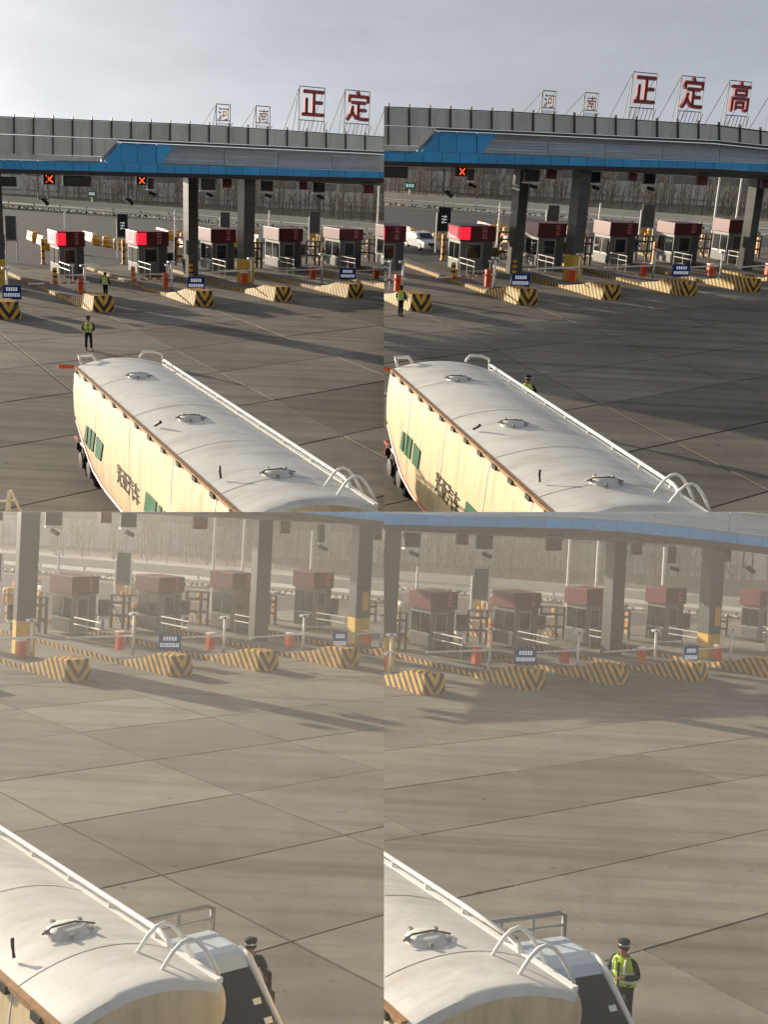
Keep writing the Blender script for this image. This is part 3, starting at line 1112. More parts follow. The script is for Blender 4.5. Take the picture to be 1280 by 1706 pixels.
def build_signals():
    n3 = np.array([*V.cnor, 0])
    yaw = math.atan2(V.cdir[1], V.cdir[0])
    X = [(73, 92, 290, 308, 2), (228, 245, 294, 309, 1), (371, 386, 297, 313, 0), (499, 512, 302, 316, 0), (606, 623, 306, 323, 0), (707, 719, 310, 328, 0), (816, 825, 318, 336, 0)]
    n = 0

    def hang(r, p, z1, hw):
        for s in (-1, 1):
            MB().box(s * hw * .7 - .03, s * hw * .7 + .03, -.03, .03, z1, 0.85).build('hanger', M_STEEL, r)
    for l, r_, t, b, lit in X:
        a, c = V.FP(l, b, 1.0), V.FP(r_, t, 1.0)
        mid = V.FP((l + r_) / 2, b, 1.0)
        if not V.seen((mid[0], mid[1], mid[2] + .3), 20):
            continue
        hw = np.linalg.norm((c - a)[:2]) / 2
        h = c[2] - a[2]
        lab = ['dark lane signal box with unlit cross', 'lane signal box with dim red lit cross', 'lane signal box with bright red lit cross'][lit]
        r = thing('lane_signal', '%s under canopy, %s %s view' % (lab, nth(n), V.word), 'traffic signal', mid, yaw, 'lane signals under the canopy')
        n += 1
        MB().box(-hw, hw, 0, 0.3, 0, h).build('casing', M_BLACK if lit else M_XOFF, r, bevel=0.02)
        sz = min(hw, h / 2) * 0.8
        for s in (-1, 1):
            d = Vector((s, 0, 1)).normalized()
            e = Vector((-s, 0, 1)).normalized() * (sz * .13)
            c0 = Vector((0, 0, h / 2))
            q = [c0 - d * sz * 1.15 - e, c0 + d * sz * 1.15 - e, c0 + d * sz * 1.15 + e, c0 - d * sz * 1.15 + e]
            MB().prism([(p.x, -0.03 - .004 * s, p.z) for p in q], (0, 0.022, 0)).build('cross_bar', M_XLIT if lit else mat('dull_cross', (.22, .06, .055), .5), r)
        MB().box(-hw * 1.1, hw * 1.1, -0.12, 0.35, h, h + 0.06).build('hood', M_BLACK, r)
        hang(r, mid, h + .06, hw)
    # display panels and camera boxes
    PN = [(-14, 28, 296, 311, 0), (106, 152, 295, 311, 0), (335, 359, 299, 317, 1), (435, 455, 302, 319, 1), (522, 541, 305, 321, 1), (751, 759, 318, 338, 1), (246, 256, 298, 315, 1)]
    n = 0
    for l, r_, t, b, camd in PN:
        a, c = V.FP(l, b, 1.3), V.FP(r_, t, 1.3)
        mid = V.FP((l + r_) / 2, b, 1.3)
        if not V.seen((mid[0], mid[1], mid[2] + .3), 20):
            continue
        hw = np.linalg.norm((c - a)[:2]) / 2
        h = c[2] - a[2]
        r = thing('display_panel', '%s under canopy, %s %s view' % ('grey box with hanging camera' if camd else 'wide black display panel', nth(n), V.word), 'display', mid, yaw, 'boxes under the canopy')
        n += 1
        MB().box(-hw, hw, 0, 0.25, 0, h).build('casing', M_BLACK if not camd else M_BOOTHD, r, bevel=0.02)
        MB().box(-hw * .94, hw * .94, -0.02, -0.003, h * .08, h * .92).build('screen', M_GLASS, r)
        hang(r, mid, h, hw)
        if camd:
            MB().box(-hw * 1.05, hw * 1.05, -.1, .3, -0.12, -0.03).build('tray', M_WHITE, r)
            cm = MB().tube([(-.05, .1, -.28), (.15, -.42, -.42)], [0.13, 0.12], 8).build('camera', M_BLACK, r)
            MB().tube([(-.05, .1, -.13), (-.05, .1, -.28)], 0.04, 6).build('bracket', M_STEEL, cm)
    # U-shaped drop frames with a camera at the bottom
    n = 0
    for l, r_, vb in ((64, 80, 332), (207, 219, 332), (839, 850, 342)):
        p, q = V.FP(l, vb, .9), V.FP(r_, vb, .9)
        if not V.seen(p, 10):
            continue
        mid = (p + q) / 2
        hw = np.linalg.norm((q - p)[:2]) / 2
        zt = V.FP(l, lin(l, SOF), .9)[2] + .15 - mid[2]
        r = thing('surveillance_camera', 'thin U-shaped drop frame holding a camera, %s %s view' % (nth(n), V.word), 'camera', mid, yaw, 'drop frames under the canopy')
        n += 1
        for s in (-1, 1):
            MB().tube([(s * hw, 0, 0), (s * hw, 0, zt)], 0.04, 6).build('rod', M_FIN, r)
        MB().tube([(-hw, 0, 0), (hw, 0, 0)], 0.05, 6).build('crossbar', M_FIN, r)
        MB().tube([(0, .1, -.05), (.1, -.45, -.3)], [0.14, 0.16], 8).build('camera', M_BLACK, r)


# ------------------------------------------------------------------ behind the booths
def build_behind():
    # tall vertical displays on pale twin posts
    n = 0
    for l, r_, vt, vb, vg, txt in ((10, 32, 360, 400, 437, 0), (195, 216, 357, 395, 430, 1), (366, 384, 354, 384, 425, 0), (514, 533, 353, 389, 422, 0)):
        g = V.G((l + r_) / 2, vg)
        if not V.seen((g[0], g[1], 3), 10):
            continue
        hw = (V.G(r_, vg) - V.G(l, vg))[0] / 2
        z0, z1 = V.Z(g, vb), V.Z(g, vt)
        r = thing('fare_display', 'tall dark display on two pale posts behind booths, %s %s view' % (nth(n), V.word), 'display', (g[0], g[1], 0), 0.0, 'tall displays behind the booths')
        n += 1
        s = MB().box(-hw * .9, hw * .9, -.12, .12, z0, z1).build('screen', M_BOOTHD if not txt else M_BLACK, r, bevel=.02)
        for q in (-1, 1):
            MB().tube([(q * hw, 0, 0), (q * hw, 0, z0 + (z1 - z0) * .75)], 0.09, 8).build('post', M_WHITE, r)
        MB().box(-hw, hw, -.15, .15, z0 - .1, z0 - .02).build('bracket', M_STEEL, r)
        if txt:
            for q in range(3):
                m = MB()
                zz = z0 + (z1 - z0) * (.36 + .12 * q)
                m.box(-hw * .4, hw * .4, -.14, -.125, zz, zz + .07)
                m.box(-hw * .25 + .1 * q, -hw * .1 + .1 * q, -.145, -.125, zz - .08, zz + .12)
                m.build('glyph', M_MARK, s)
    # slim pale lamp poles
    n = 0
    for u, vt, vb in ((627, 312, 425), (661, 312, 425), (448, 353, 420), (292, 352, 420), (110, 353, 420), (740, 330, 425)):
        g = V.G(u, vb)
        if not V.seen((g[0], g[1], 4), 5):
            continue
        z = V.Z(g, vt)
        r = thing('pale_pole', 'slim pale upright pole behind booths, %s %s view' % (nth(n), V.word), 'pole', (g[0], g[1], 0), 0, 'pale poles behind the booths')
        n += 1
        MB().tube([(0, 0, 0), (0, 0, z)], [0.13, 0.09], 8).build('shaft', M_WHITE, r)
        MB().lathe([(.22, 0), (.22, .1), (.14, .14)], (0, 0, 0), 10).build('base_plate', M_STEEL, r)
        MB().lathe([(.10, 0), (.12, .06), (.04, .14)], (0, 0, z), 8).build('cap', M_WHITE, r)
    # brown steel frames over the lanes between the booths
    n = 0
    for u, vb, wpx, vt in ((424, 447, 24, 404), (521, 441, 22, 402), (610, 436, 26, 398), (690, 436, 22, 402), (805, 432, 24, 410), (303, 447, 22, 396)):
        g = V.G(u, vb)
        if not V.seen((g[0], g[1], 1.5), 10):
            continue
        z = V.Z(g, vt)
        hw = (V.G(u + wpx / 2, vb) - g)[0]
        r = thing('steel_frame', 'brown steel frame standing between toll booths, %s %s view' % (nth(n), V.word), 'frame', (g[0], g[1], 0), 0.1, 'steel frames between the booths')
        n += 1
        for s in (-1, 0.35, 1):
            MB().box(s * hw - .09, s * hw + .09, -.09, .09, 0, z).build('upright', M_RUSTF, r)
        for zz in (z, z * .78, z * .4):
            MB().box(-hw, hw, -.07, .07, zz - .1, zz + .05).build('rail', M_RUSTF if zz < z else M_STEEL, r)
        MB().tube([(-hw, -.1, z * .75), (hw * .35, -.1, .3)], 0.06, 6).build('brace', M_RUSTF, r)
        MB().box(-hw * .6, hw * .2, -.2, .15, z * .45, z * .68).build('sign_plate', M_GUARD, r)
    # terminal boxes on posts
    n = 0
    for u, vb, vt, v2, wpx in ((501, 446, 407, 426, 15), (595, 444, 408, 424, 12), (283, 457, 421, 440, 12), (395, 448, 412, 430, 12), (765, 440, 406, 424, 16)):
        g = V.G(u, vb)
        if not V.seen((g[0], g[1], 1.5), 5):
            continue
        hw = (V.G(u + wpx / 2, vb) - g)[0]
        r = thing('payment_terminal', 'dark terminal box on a post beside a booth, %s %s view' % (nth(n), V.word), 'terminal', (g[0], g[1], 0.3), V.yaw * .5, 'terminals beside the booths')
        n += 1
        z0, z1 = V.Z(g, v2) - .3, V.Z(g, vt) - .3
        MB().box(-hw, hw, -.2, .2, z0, z1).build('box', M_BOOTHD, r, bevel=.03)
        MB().box(-hw * .7, hw * .7, -.23, -.205, z0 + (z1 - z0) * .35, z0 + (z1 - z0) * .85).build('screen', M_GLASS, r)
        MB().tube([(0, 0, -.3), (0, 0, z0)], 0.09, 8).build('post', M_STEEL, r)
        MB().box(-hw * .9, hw * .9, -.24, .1, z0 - .2, z0 - .03).build('tray', M_WHITE, r)
    # yellow drums, red and white barriers between the lanes
    n = 0
    for u, v, sz in ((160, 408, 1), (178, 411, 1), (80, 416, 1), (196, 415, .9), (296, 398, .9), (306, 404, .9), (285, 400, .9), (392, 410, .9), (425, 398, .9), (520, 399, .9), (533, 402, .9), (60, 404, .8)):
        g = V.G(u, v)
        if not V.seen((g[0], g[1], .6), 4):
            continue
        r = thing('crash_drum', 'round yellow crash drum behind booths, %s %s view' % (nth(n), V.word), 'drum', (g[0], g[1], 0), 0, 'yellow drums behind the booths')
        n += 1
        MB().lathe([(.44, 0), (.46, .1), (.42, .45), (.46, .5), (.42, .95), (.36, 1.05)], (0, 0, 0), 12).build('shell', M_YEL, r, smooth=True)
        MB().lathe([(.445, 0), (.445, .16)], (0, 0, .6), 12).build('reflective_band', M_REFL, r)
    n = 0
    for (u0, v0, u1, v1, k) in ((48, 398, 74, 409, 4), (140, 398, 156, 403, 2), (262, 391, 290, 400, 4), (398, 398, 432, 405, 4), (300, 408, 312, 430, 3)):
        for i in range(k):
            f = (i + .5) / k
            g = V.G(u0 + (u1 - u0) * f, v0 + (v1 - v0) * f)
            if not V.seen((g[0], g[1], .5), 4):
                continue
            d = V.G(u1, v1) - V.G(u0, v0)
            L = np.linalg.norm(d) / k * .46
            r = thing('lane_barrier', '%s red and white divider block behind booths, %s view' % (nth(n), V.word), 'barrier', (g[0], g[1], 0), math.atan2(d[1], d[0]), 'red and white divider blocks')
            n += 1
            MB().prism([(-L, -.3, 0), (-L, .3, 0), (-L, .22, .35), (-L, .14, .9), (-L, -.14, .9), (-L, -.22, .35)], (2 * L, 0, 0)).build('block', M_ORANGE if i % 2 == 0 else M_WHITE, r)
            MB().box(-L * .8, L * .8, -.235, -.19, .38, .62).build('reflector', M_YEL, r)
    # yellow delineator posts round the booths
    n = 0
    for u, v, vt in ((72, 440, 398), (206, 440, 400), (296, 436, 402), (391, 432, 394), (428, 432, 398), (523, 428, 398), (537, 446, 412), (612, 428, 400), (640, 440, 412), (700, 430, 404), (318, 470, 440), (92, 478, 446), (222, 474, 444)):
        g = V.G(u, v)
        if not V.seen((g[0], g[1], 1), 4):
            continue
        z = V.Z(g, vt)
        r = thing('bollard_post', '%s yellow banded post beside the booths, %s view' % (nth(n), V.word), 'post', (g[0], g[1], 0), V.yaw, 'yellow posts beside the booths')
        n += 1
        sh_ = MB().box(-.13, .13, -.13, .13, 0, z).build('shaft', M_YEL, r, bevel=.02)
        for q in range(3):
            MB().box(-.137, .137, -.137, .137, z * (.2 + .28 * q), z * (.2 + .28 * q) + .14).build('dark_band', M_CHASS if n % 3 else M_RED, sh_)
        MB().box(-.2, .2, -.2, .2, 0, .06).build('foot', M_STEEL, r)
    # guardrail along the highway: two cream beams on posts
    pts = [(-70, 340), (5, 345), (320, 368), (600, 391), (720, 402), (900, 416)]
    r = thing('guardrail', 'long cream double-beam guardrail along the highway %s view' % V.word, 'guardrail', V.G(320, 368), 0, plaza=True)
    P = [V.G(*p) for p in pts]
    for a, b in zip(P[:-1], P[1:]):
        d = (b - a) / np.linalg.norm(b - a)
        nn = np.array([-d[1], d[0], 0]) * .1
        for z0, z1 in ((.25, .6), (.95, 1.75)):
            MB().hull8([(*(a - nn)[:2], z0), (*(b - nn)[:2], z0), (*(b + nn)[:2], z0), (*(a + nn)[:2], z0), (*(a - nn)[:2], z1), (*(b - nn)[:2], z1), (*(b + nn)[:2], z1), (*(a + nn)[:2], z1)]).build('beam', M_GUARD, r)
        L = np.linalg.norm(b - a)
        for i in range(int(L / 5)):
            q = a + d * (i * 5 + 1) + nn * 1.8
            MB().box(q[0] - .08, q[0] + .08, q[1] - .08, q[1] + .08, -.02, 1.2).build('post', M_STEEL, r)
    # clipped dark hedge behind the rail
    hd = MB()
    rnd = random.Random(11)
    for a, b in zip(P[:-1], P[1:]):
        d = (b - a) / np.linalg.norm(b - a)
        L = np.linalg.norm(b - a)
        nn = np.array([-d[1], d[0], 0])
        if nn[1] > 0:
            nn = -nn
        for i in range(int(L / .35)):
            q = a + d * (i * .35) + nn * rnd.uniform(.7, 1.6)
            if not V.seen(q, 40):
                continue
            for _ in range(3):
                s = rnd.uniform(.08, .2)
                z = rnd.uniform(.0, .3)
                g = rnd.uniform(0, 3.1)
                x, y = q[0] + rnd.uniform(-.3, .3), q[1] + rnd.uniform(-.3, .3)
                hd.poly([(x - s * math.cos(g), y - s * math.sin(g), z), (x + s * math.cos(g), y + s * math.sin(g), z + rnd.uniform(-.1, .1)), (x + rnd.uniform(-.1, .1), y, z + s * 1.6)])
    if hd.f:
        ho = hd.build('hedge', M_HEDGE)
        ho['kind'] = 'stuff'
        tag(ho, 'low dark hedge along the guardrail %s view' % V.word, 'hedge')
    # bare winter wood beyond the highway, one mass of thin trees
    tr = MB()
    rnd = random.Random(21)
    a, b = V.G(-40, 338), V.G(900, 396)
    d = (b - a) / np.linalg.norm(b - a)
    nn = np.array([-d[1], d[0], 0])
    L = np.linalg.norm(b - a)
    for i in range(420):
        f = rnd.random()
        q = a + d * L * f + nn * rnd.uniform(12, 48)
        if not V.seen((q[0], q[1], 2), 60):
            continue
        h = rnd.choice((3.2, 4.4, 5.2, 6.4)) * rnd.uniform(.85, 1.2)
        lean = Vector((rnd.uniform(-.3, .3), rnd.uniform(-.3, .3), h))
        base = Vector((q[0], q[1], 0))
        tr.tube([base, base + lean], [.10, .02], 3, False)
        for k in range(13):
            t = rnd.uniform(.25, .95)
            p = base + lean * t
            g = rnd.uniform(0, 6.28)
            bl = h * (1.02 - t) * rnd.uniform(.3, .55)
            e = p + Vector((math.cos(g) * bl * .6, math.sin(g) * bl * .6, bl * .9))
            tr.tube([p, e], [.04, .012], 3, False)
            for _ in range(2):
                u2 = p.lerp(e, rnd.uniform(.35, .9))
                g2 = g + rnd.uniform(-1, 1)
                tr.tube([u2, u2 + Vector((math.cos(g2) * bl * .3, math.sin(g2) * bl * .3, bl * .45))], [.02, .008], 3, False)
    if tr.f:
        to = tr.build('bare_wood', M_BARK)
        to['kind'] = 'stuff'
        tag(to, 'belt of bare brown winter trees beyond the highway %s view' % V.word, 'trees')
    # long pale building far behind the trees
    a, b = V.G(-90, 318), V.G(960, 372)
    d = (b - a) / np.linalg.norm(b - a)
    nn = np.array([-d[1], d[0], 0])
    r = thing('warehouse', 'long low pale building behind the bare trees %s view' % V.word, 'building', a, math.atan2(d[1], d[0]))
    L = np.linalg.norm(b - a)
    hh = 7.2
    bays = 16
    wl_ = MB().box(0, L, .4, 14, 0, hh).build('wall', M_PALE, r)
    MB().box(-.5, L + .5, -.1, 14.4, hh, hh + .5).build('roof', M_PALED, r)
    for i in range(bays):
        x0, x1 = L * i / bays, L * (i + 1) / bays
        MB().box(x0 + .4, x1 - .4, .15, .38, 1.0, hh * .52).build('wall_panel', M_PALE, wl_)
        MB().box(x0 + .4, x1 - .4, .15, .38, hh * .54, hh * .70).build('window_band', M_PALED, wl_)
        MB().box(x0 + .4, x1 - .4, .15, .38, hh * .72, hh * .97).build('wall_panel', M_PALE, wl_)
    # green road sign
    g = V.G(154, 346)
    if V.seen((g[0], g[1], 2), 0):
        r = thing('road_sign', 'small green road sign on a post by the highway %s view' % V.word, 'sign', (g[0], g[1], 0), .2)
        z0, z1 = V.Z(g, 329), V.Z(g, 318)
        hw = (V.G(163, 346) - g)[0]
        b = MB().box(-hw, hw, -.06, .06, z0, z1).build('panel', M_GREEN, r)
        MB().tube([(0, .12, 0), (0, .12, z1)], .12, 8).build('post', M_WHITE, r)
        for q in range(3):
            MB().box(-hw * (.7 - .5 * q), -hw * (.7 - .5 * q) + hw * .3, -.075, -.062, z0 + (z1 - z0) * .3, z0 + (z1 - z0) * .75).build('glyph', M_MARK, b)


# ------------------------------------------------------------------ tanker
def build_tanker():
    z0 = 3.45
    RL, RR, FR, LL = V.G(125, 612, z0), V.G(265, 600, z0), V.G(625, 841, z0), V.G(400, 853, z0)
    ax = ((FR - RR) / np.linalg.norm(FR - RR) + (LL - RL) / np.linalg.norm(LL - RL))[:2]
    ax /= np.linalg.norm(ax)
    rt = np.array([-ax[1], ax[0]])                # across, towards picture right
    W = ((RR - RL)[:2] @ rt) * .5 + .5 * ((FR - LL)[:2] @ rt)
    L = (FR - RL)[:2] @ ax + (.3 if V.S == 1 else .1)
    cen = RL[:2] + rt * W / 2
    yaw = math.atan2(ax[1], ax[0]) - math.pi / 2  # local +y = heading
    hw = W / 2
    # local x positive is to the right of the heading, i.e. picture left when it drives towards us
    t = thing('tanker_trailer', 'cream bulk tanker trailer with white rail and green marks %s view' % V.word, 'truck', (cen[0], cen[1], 0), yaw)
    n = 26

    CR = .27

    def LOW(f):
        return float(np.interp(f, [0, .06, .14, .24, .5, .78, .9, 1.0], [1.7, 2.2, 2.75, 2.95, 2.95, 2.9, 1.9, .55]))

    def sect(y, k=1.0, zc=2.6):
        f = y / L
        low = LOW(f)
        pts = []
        top = [(-1 + 2 * i / 12) for i in range(13)]
        for x in top:
            pts.append((x * hw, z0 + CR * (1 - x * x)))
        side = [(1.035, -.15), (1.06, -.4), (1.06, -.65), (1.05, -.85), (.99, -.97), (.3, -1.04)]
        for sx, dz in side:
            pts.append((sx * hw, z0 + dz * low))
        for sx, dz in reversed(side):
            pts.append((-sx * hw, z0 + dz * low))
        return [(x * k, y, zc + (z - zc) * k) for x, z in pts]
    rings = []
    for y, k in ((-.56, .25), (-.52, .55), (-.38, .82), (-.18, .95), (.06, 1.0)):
        rings.append(sect(max(y, 0), k, 2.75) if y < 0 else sect(y))
        if y < 0:
            rings[-1] = [(p[0], y, p[2]) for p in rings[-1]]
    for i in range(1, 45):
        rings.append(sect(L * i / 45.0))
    for y, k in ((L - .05, 1.0), (L + .04, .985), (L + .12, .90), (L + .17, .35)):
        q = sect(L, k, 2.7)
        rings.append([(p[0], y, p[2]) for p in q])
    body = MB().loft(rings).build('tank', M_TANK, t, smooth=True)
    body.data.materials.append(M_TSIDE)
    for p in body.data.polygons:
        if p.center.z < z0 - .02:
            p.material_index = 1
    try:
        body.data.set_sharp_from_angle(angle=math.radians(38))
    except Exception:
        pass
    s = V.sgn = 1.0
    # which local x side is picture left
    R2 = Matrix.Rotation(yaw, 3, 'Z')
    lx = R2 @ Vector((1, 0, 0))
    left = -1.0 if (lx.x * rt[0] + lx.y * rt[1]) > 0 else 1.0

    mm = [(left * 1.01 * hw, L * f, z0 - LOW(f) * .965) for f in np.linspace(0.004, .95, 26)]
    MB().tube(mm, .04, 6).build('lower_trim', M_RED, t)
    # weld seams round the shell
    for f in (.2, .45, .7, .9):
        ring = sect(L * f)
        m = MB()
        r0 = [(p[0] * 1.006, L * f - .025, 2.6 + (p[2] - 2.6) * 1.006) for p in ring]
        r1 = [(p[0] * 1.006, L * f + .025, 2.6 + (p[2] - 2.6) * 1.006) for p in ring]
        m.loft([r0, r1], cap=False)
        m.build('seam', M_TANK, body)
    # rusty edge strip along each shoulder with clamps
    for sd in (-1, 1):
        MB().box(sd * hw - .05, sd * hw + .05, .1, L - .05, z0 - .03, z0 + .04).build('edge_strip', M_RUST if sd == left else M_WHITE, t)
        if sd == left:
            k = 13
            for i in range(k):
                y = .5 + (L - 1) * i / (k - 1)
                MB().box(sd * (hw + .05) - .035, sd * (hw + .05) + .035, y - .13, y + .13, z0 - .09, z0 + .01).build('clamp', M_CHASS, t)
    # white rail along the picture-right shoulder
    xr = -left * (hw - .02)
    zr = z0 + .16
    rail = MB().tube([(xr, .1, z0), (xr, .0, zr - .03), (xr, .15, zr)] + [(xr, L * i / 8, zr) for i in range(1, 8)] + [(xr, L - 1.6, zr), (xr, L - 1.35, zr - .05), (xr, L - 1.25, z0)], .042, 8).build('rail', M_WHITE, t, smooth=True)
    for i in range(9):
        y = .5 + (L - 2.2) * i / 8
        MB().tube([(xr, y, z0 - .02), (xr, y, zr)], .03, 6).build('rail_post', M_WHITE, t)
    # rear hoop and ladder top
    MB().tube([(xr, .02, z0), (xr, -.05, z0 + .32), (xr + left * .25, -.08, z0 + .4), (xr + left * .6, -.05, z0 + .42), (xr + left * .75, 0, z0 + .25)], .045, 8).build('hoop', M_WHITE, t, smooth=True)
    MB().tube([(left * hw, -.05, z0), (left * (hw + .5), -.1, z0 + .02)], .06, 8).build('marker_arm', M_ORANGE, t)
    MB().tube([(left * (hw - .2), -.02, z0 + .1), (left * (hw - .15), -.15, z0 + .33), (left * (hw - .55), -.15, z0 + .35), (left * (hw - .65), -.05, z0 + .2)], .05, 8).build('hoop', M_WHITE, t, smooth=True)
    # front hoops
    for y in (L - 1.0, L - .35):
        pts = [(xr + left * .75 - left * .75 * i / 8, y + .3 * i / 8, z0 + .10 + .5 * math.sin(math.pi * i / 8)) for i in range(9)]
        MB().tube(pts, .030, 8).build('hoop', M_WHITE, t, smooth=True)
    # hatches on the crown
    inv = Matrix.Rotation(-yaw, 3, 'Z')
    for u, v in ((231, 621), (318, 690), (462, 781)):
        p = V.G(u, v, z0 + .38)
        q = inv @ Vector((p[0] - cen[0], p[1] - cen[1], 0))
        if not (.3 < q.y < L - .3):
            continue
        zz = z0 + CR * (1 - (q.x / hw) ** 2)
        h = MB().lathe([(.30, -.1), (.30, .03), (.27, .04), (.26, .06), (.18, .085), (.01, .09)], (q.x, q.y, zz), 18).build('hatch', M_TANK, t, smooth=True)
        MB().tube([(q.x - .42, q.y - .05, zz + .0), (q.x - .1, q.y, zz + .11), (q.x + .25, q.y + .02, zz + .11), (q.x + .40, q.y + .05, zz + .05)], .016, 6).build('handle', M_BOOTHD, h)
        for k in range(5):
            g = k * 1.256
            MB().box(q.x + .31 * math.cos(g) - .03, q.x + .31 * math.cos(g) + .03, q.y + .31 * math.sin(g) - .03, q.y + .31 * math.sin(g) + .03, zz + .02, zz + .075).build('bolt', M_STEEL, h)
    MB().tube([(left * hw * .85, L * .55, z0 + .15), (left * hw * .8, L * .565, z0 + .28)], .04, 8).build('vent', M_CHASS, t)
    MB().tube([(left * hw * .8, L * .86, z0 + .15), (left * hw * .8, L * .855, z0 + .30), (left * hw * .78, L * .85, z0 + .36)], .025, 8).build('vent', M_CHASS, t)

    # green marks and lettering lying on the shell side
    def on_side(y, z):
        f = y / L
        x = np.interp((z0 - z) / LOW(f), [0, .15, .4, .65, .85, .97, 1.04], [1, 1.035, 1.06, 1.06, 1.05, .99, .3]) * hw
        return left * x

    def side_hit(u, v):
        d = V.ray(u, v)
        o = Vector((-cen[0], -cen[1], HC))
        o = inv @ Vector((0 - cen[0], 0 - cen[1], 0))
        dd = inv @ Vector((d[0], d[1], 0))
        tt = (left * hw * 1.03 - o.x) / dd.x
        return o.y + dd.y * tt, HC + d[2] * tt

    def decal(mb, pts, off=.03):
        mb.prism([(on_side(y, z) + left * .004, y, z) for y, z in pts], (left * off, 0, 0))
    if V.k[0] == 'T':
        for uv in ([(147, 709), (150, 711), (147, 741), (143, 735)], [(153, 713), (156, 716), (153, 748), (149, 744)], [(158, 718), (162, 722), (158, 753), (154, 749)], [(165, 727), (175, 740), (171, 768), (162, 759)], [(248, 819), (265, 836), (262, 866), (244, 850)], [(269, 841), (273, 845), (270, 875), (266, 870)], [(277, 850), (281, 854), (278, 884), (274, 880)]):
            m = MB()
            decal(m, [side_hit(u, v) for u, v in uv])
            m.build('green_mark', M_LOGO, body)
        y0, zz0 = side_hit(198, 789)
        y1, zz1 = side_hit(236, 832)
        for i, ch in enumerate('光亚汽车'):
            f = (i + .5) / 4
            yc, zc = y0 + (y1 - y0) * f, zz0 + (zz1 - zz0) * f
            sz = abs(y1 - y0) / 4 * 1.0
            m = MB()

            def fn(x, yy, dd, yc=yc, zc=zc):
                Y, Zz = yc + x, zc + yy * .62 / max(.35, sz) * 1.0
                return (on_side(Y, Zz) + left * (.012 + dd), Y, Zz)
            solid_text(m, ch, sz, fn, .012)
            m.build('lettering', M_INK, body)
    # running gear
    ch = MB()
    for sx in (-.42, .42):
        ch.box(sx - .07, sx + .07, -.6, L * .6, .75, 1.0)
    for y in (-.3, .8, 2.0, L * .5):
        ch.box(-.42, .42, y - .06, y + .06, .78, .95)
    ch.build('chassis', M_CHASS, t)
    for i, y in enumerate((.25, 1.45)):
        for sx in (-1, 1):
            x0 = sx * (hw - .62)
            wh = MB().lathe([(.2, 0), (.46, .02), (.52, .08), (.52, .42), (.46, .48), (.2, .5)], (x0 if sx > 0 else x0 - .5, y, .52), 20, 'x').build('wheel', M_RUBBER, t, smooth=True)
            MB().lathe([(.1, 0), (.27, .03), (.27, .08), (.1, .1)], (sx * (hw - .11) if sx > 0 else sx * (hw - .11) - .1, y, .52), 14, 'x').build('rim', M_BOOTHD, wh)
        for sx in (-1, 1):
            g = MB()
            x0, x1 = sx * (hw - .65), sx * (hw - .02)
            prof = [(-.62, .75), (-.5, 1.0), (-.2, 1.12), (.2, 1.12), (.5, 1.0), (.62, .75)]
            a = [(x0, y + p, z) for p, z in prof] + [(x0, y + p * .95, z - .03) for p, z in reversed(prof)]
            g.prism(a, (x1 - x0, 0, 0))
            g.build('mudguard', M_CHASS, t)
    # stays carrying the tank
    for y in (.3, 1.5):
        MB().hull8([(-.5, y - .08, .98), (.5, y - .08, .98), (.5, y + .08, .98), (-.5, y + .08, .98), (-.6, y - .08, 1.5), (.6, y - .08, 1.5), (.6, y + .08, 1.5), (-.6, y + .08, 1.5)]).build('cradle', M_CHASS, t)
    MB().box(-hw * .9, hw * .9, -.75, -.6, .55, .75).build('bumper', M_CHASS, t)
    for sx in (-1, 1):
        MB().box(sx * hw * .85 - .12, sx * hw * .85 + .12, -.8, -.76, .62, .8).build('tail_lamp', M_RED, t)
    for i in range(2):
        MB().box(left * hw * 1.0, left * (hw * 1.0 + .03), -.3 + i * .9, .2 + i * .9, 1.14, 1.22).build('marker_strip', M_RED if i % 2 == 0 else M_WHITE, t)


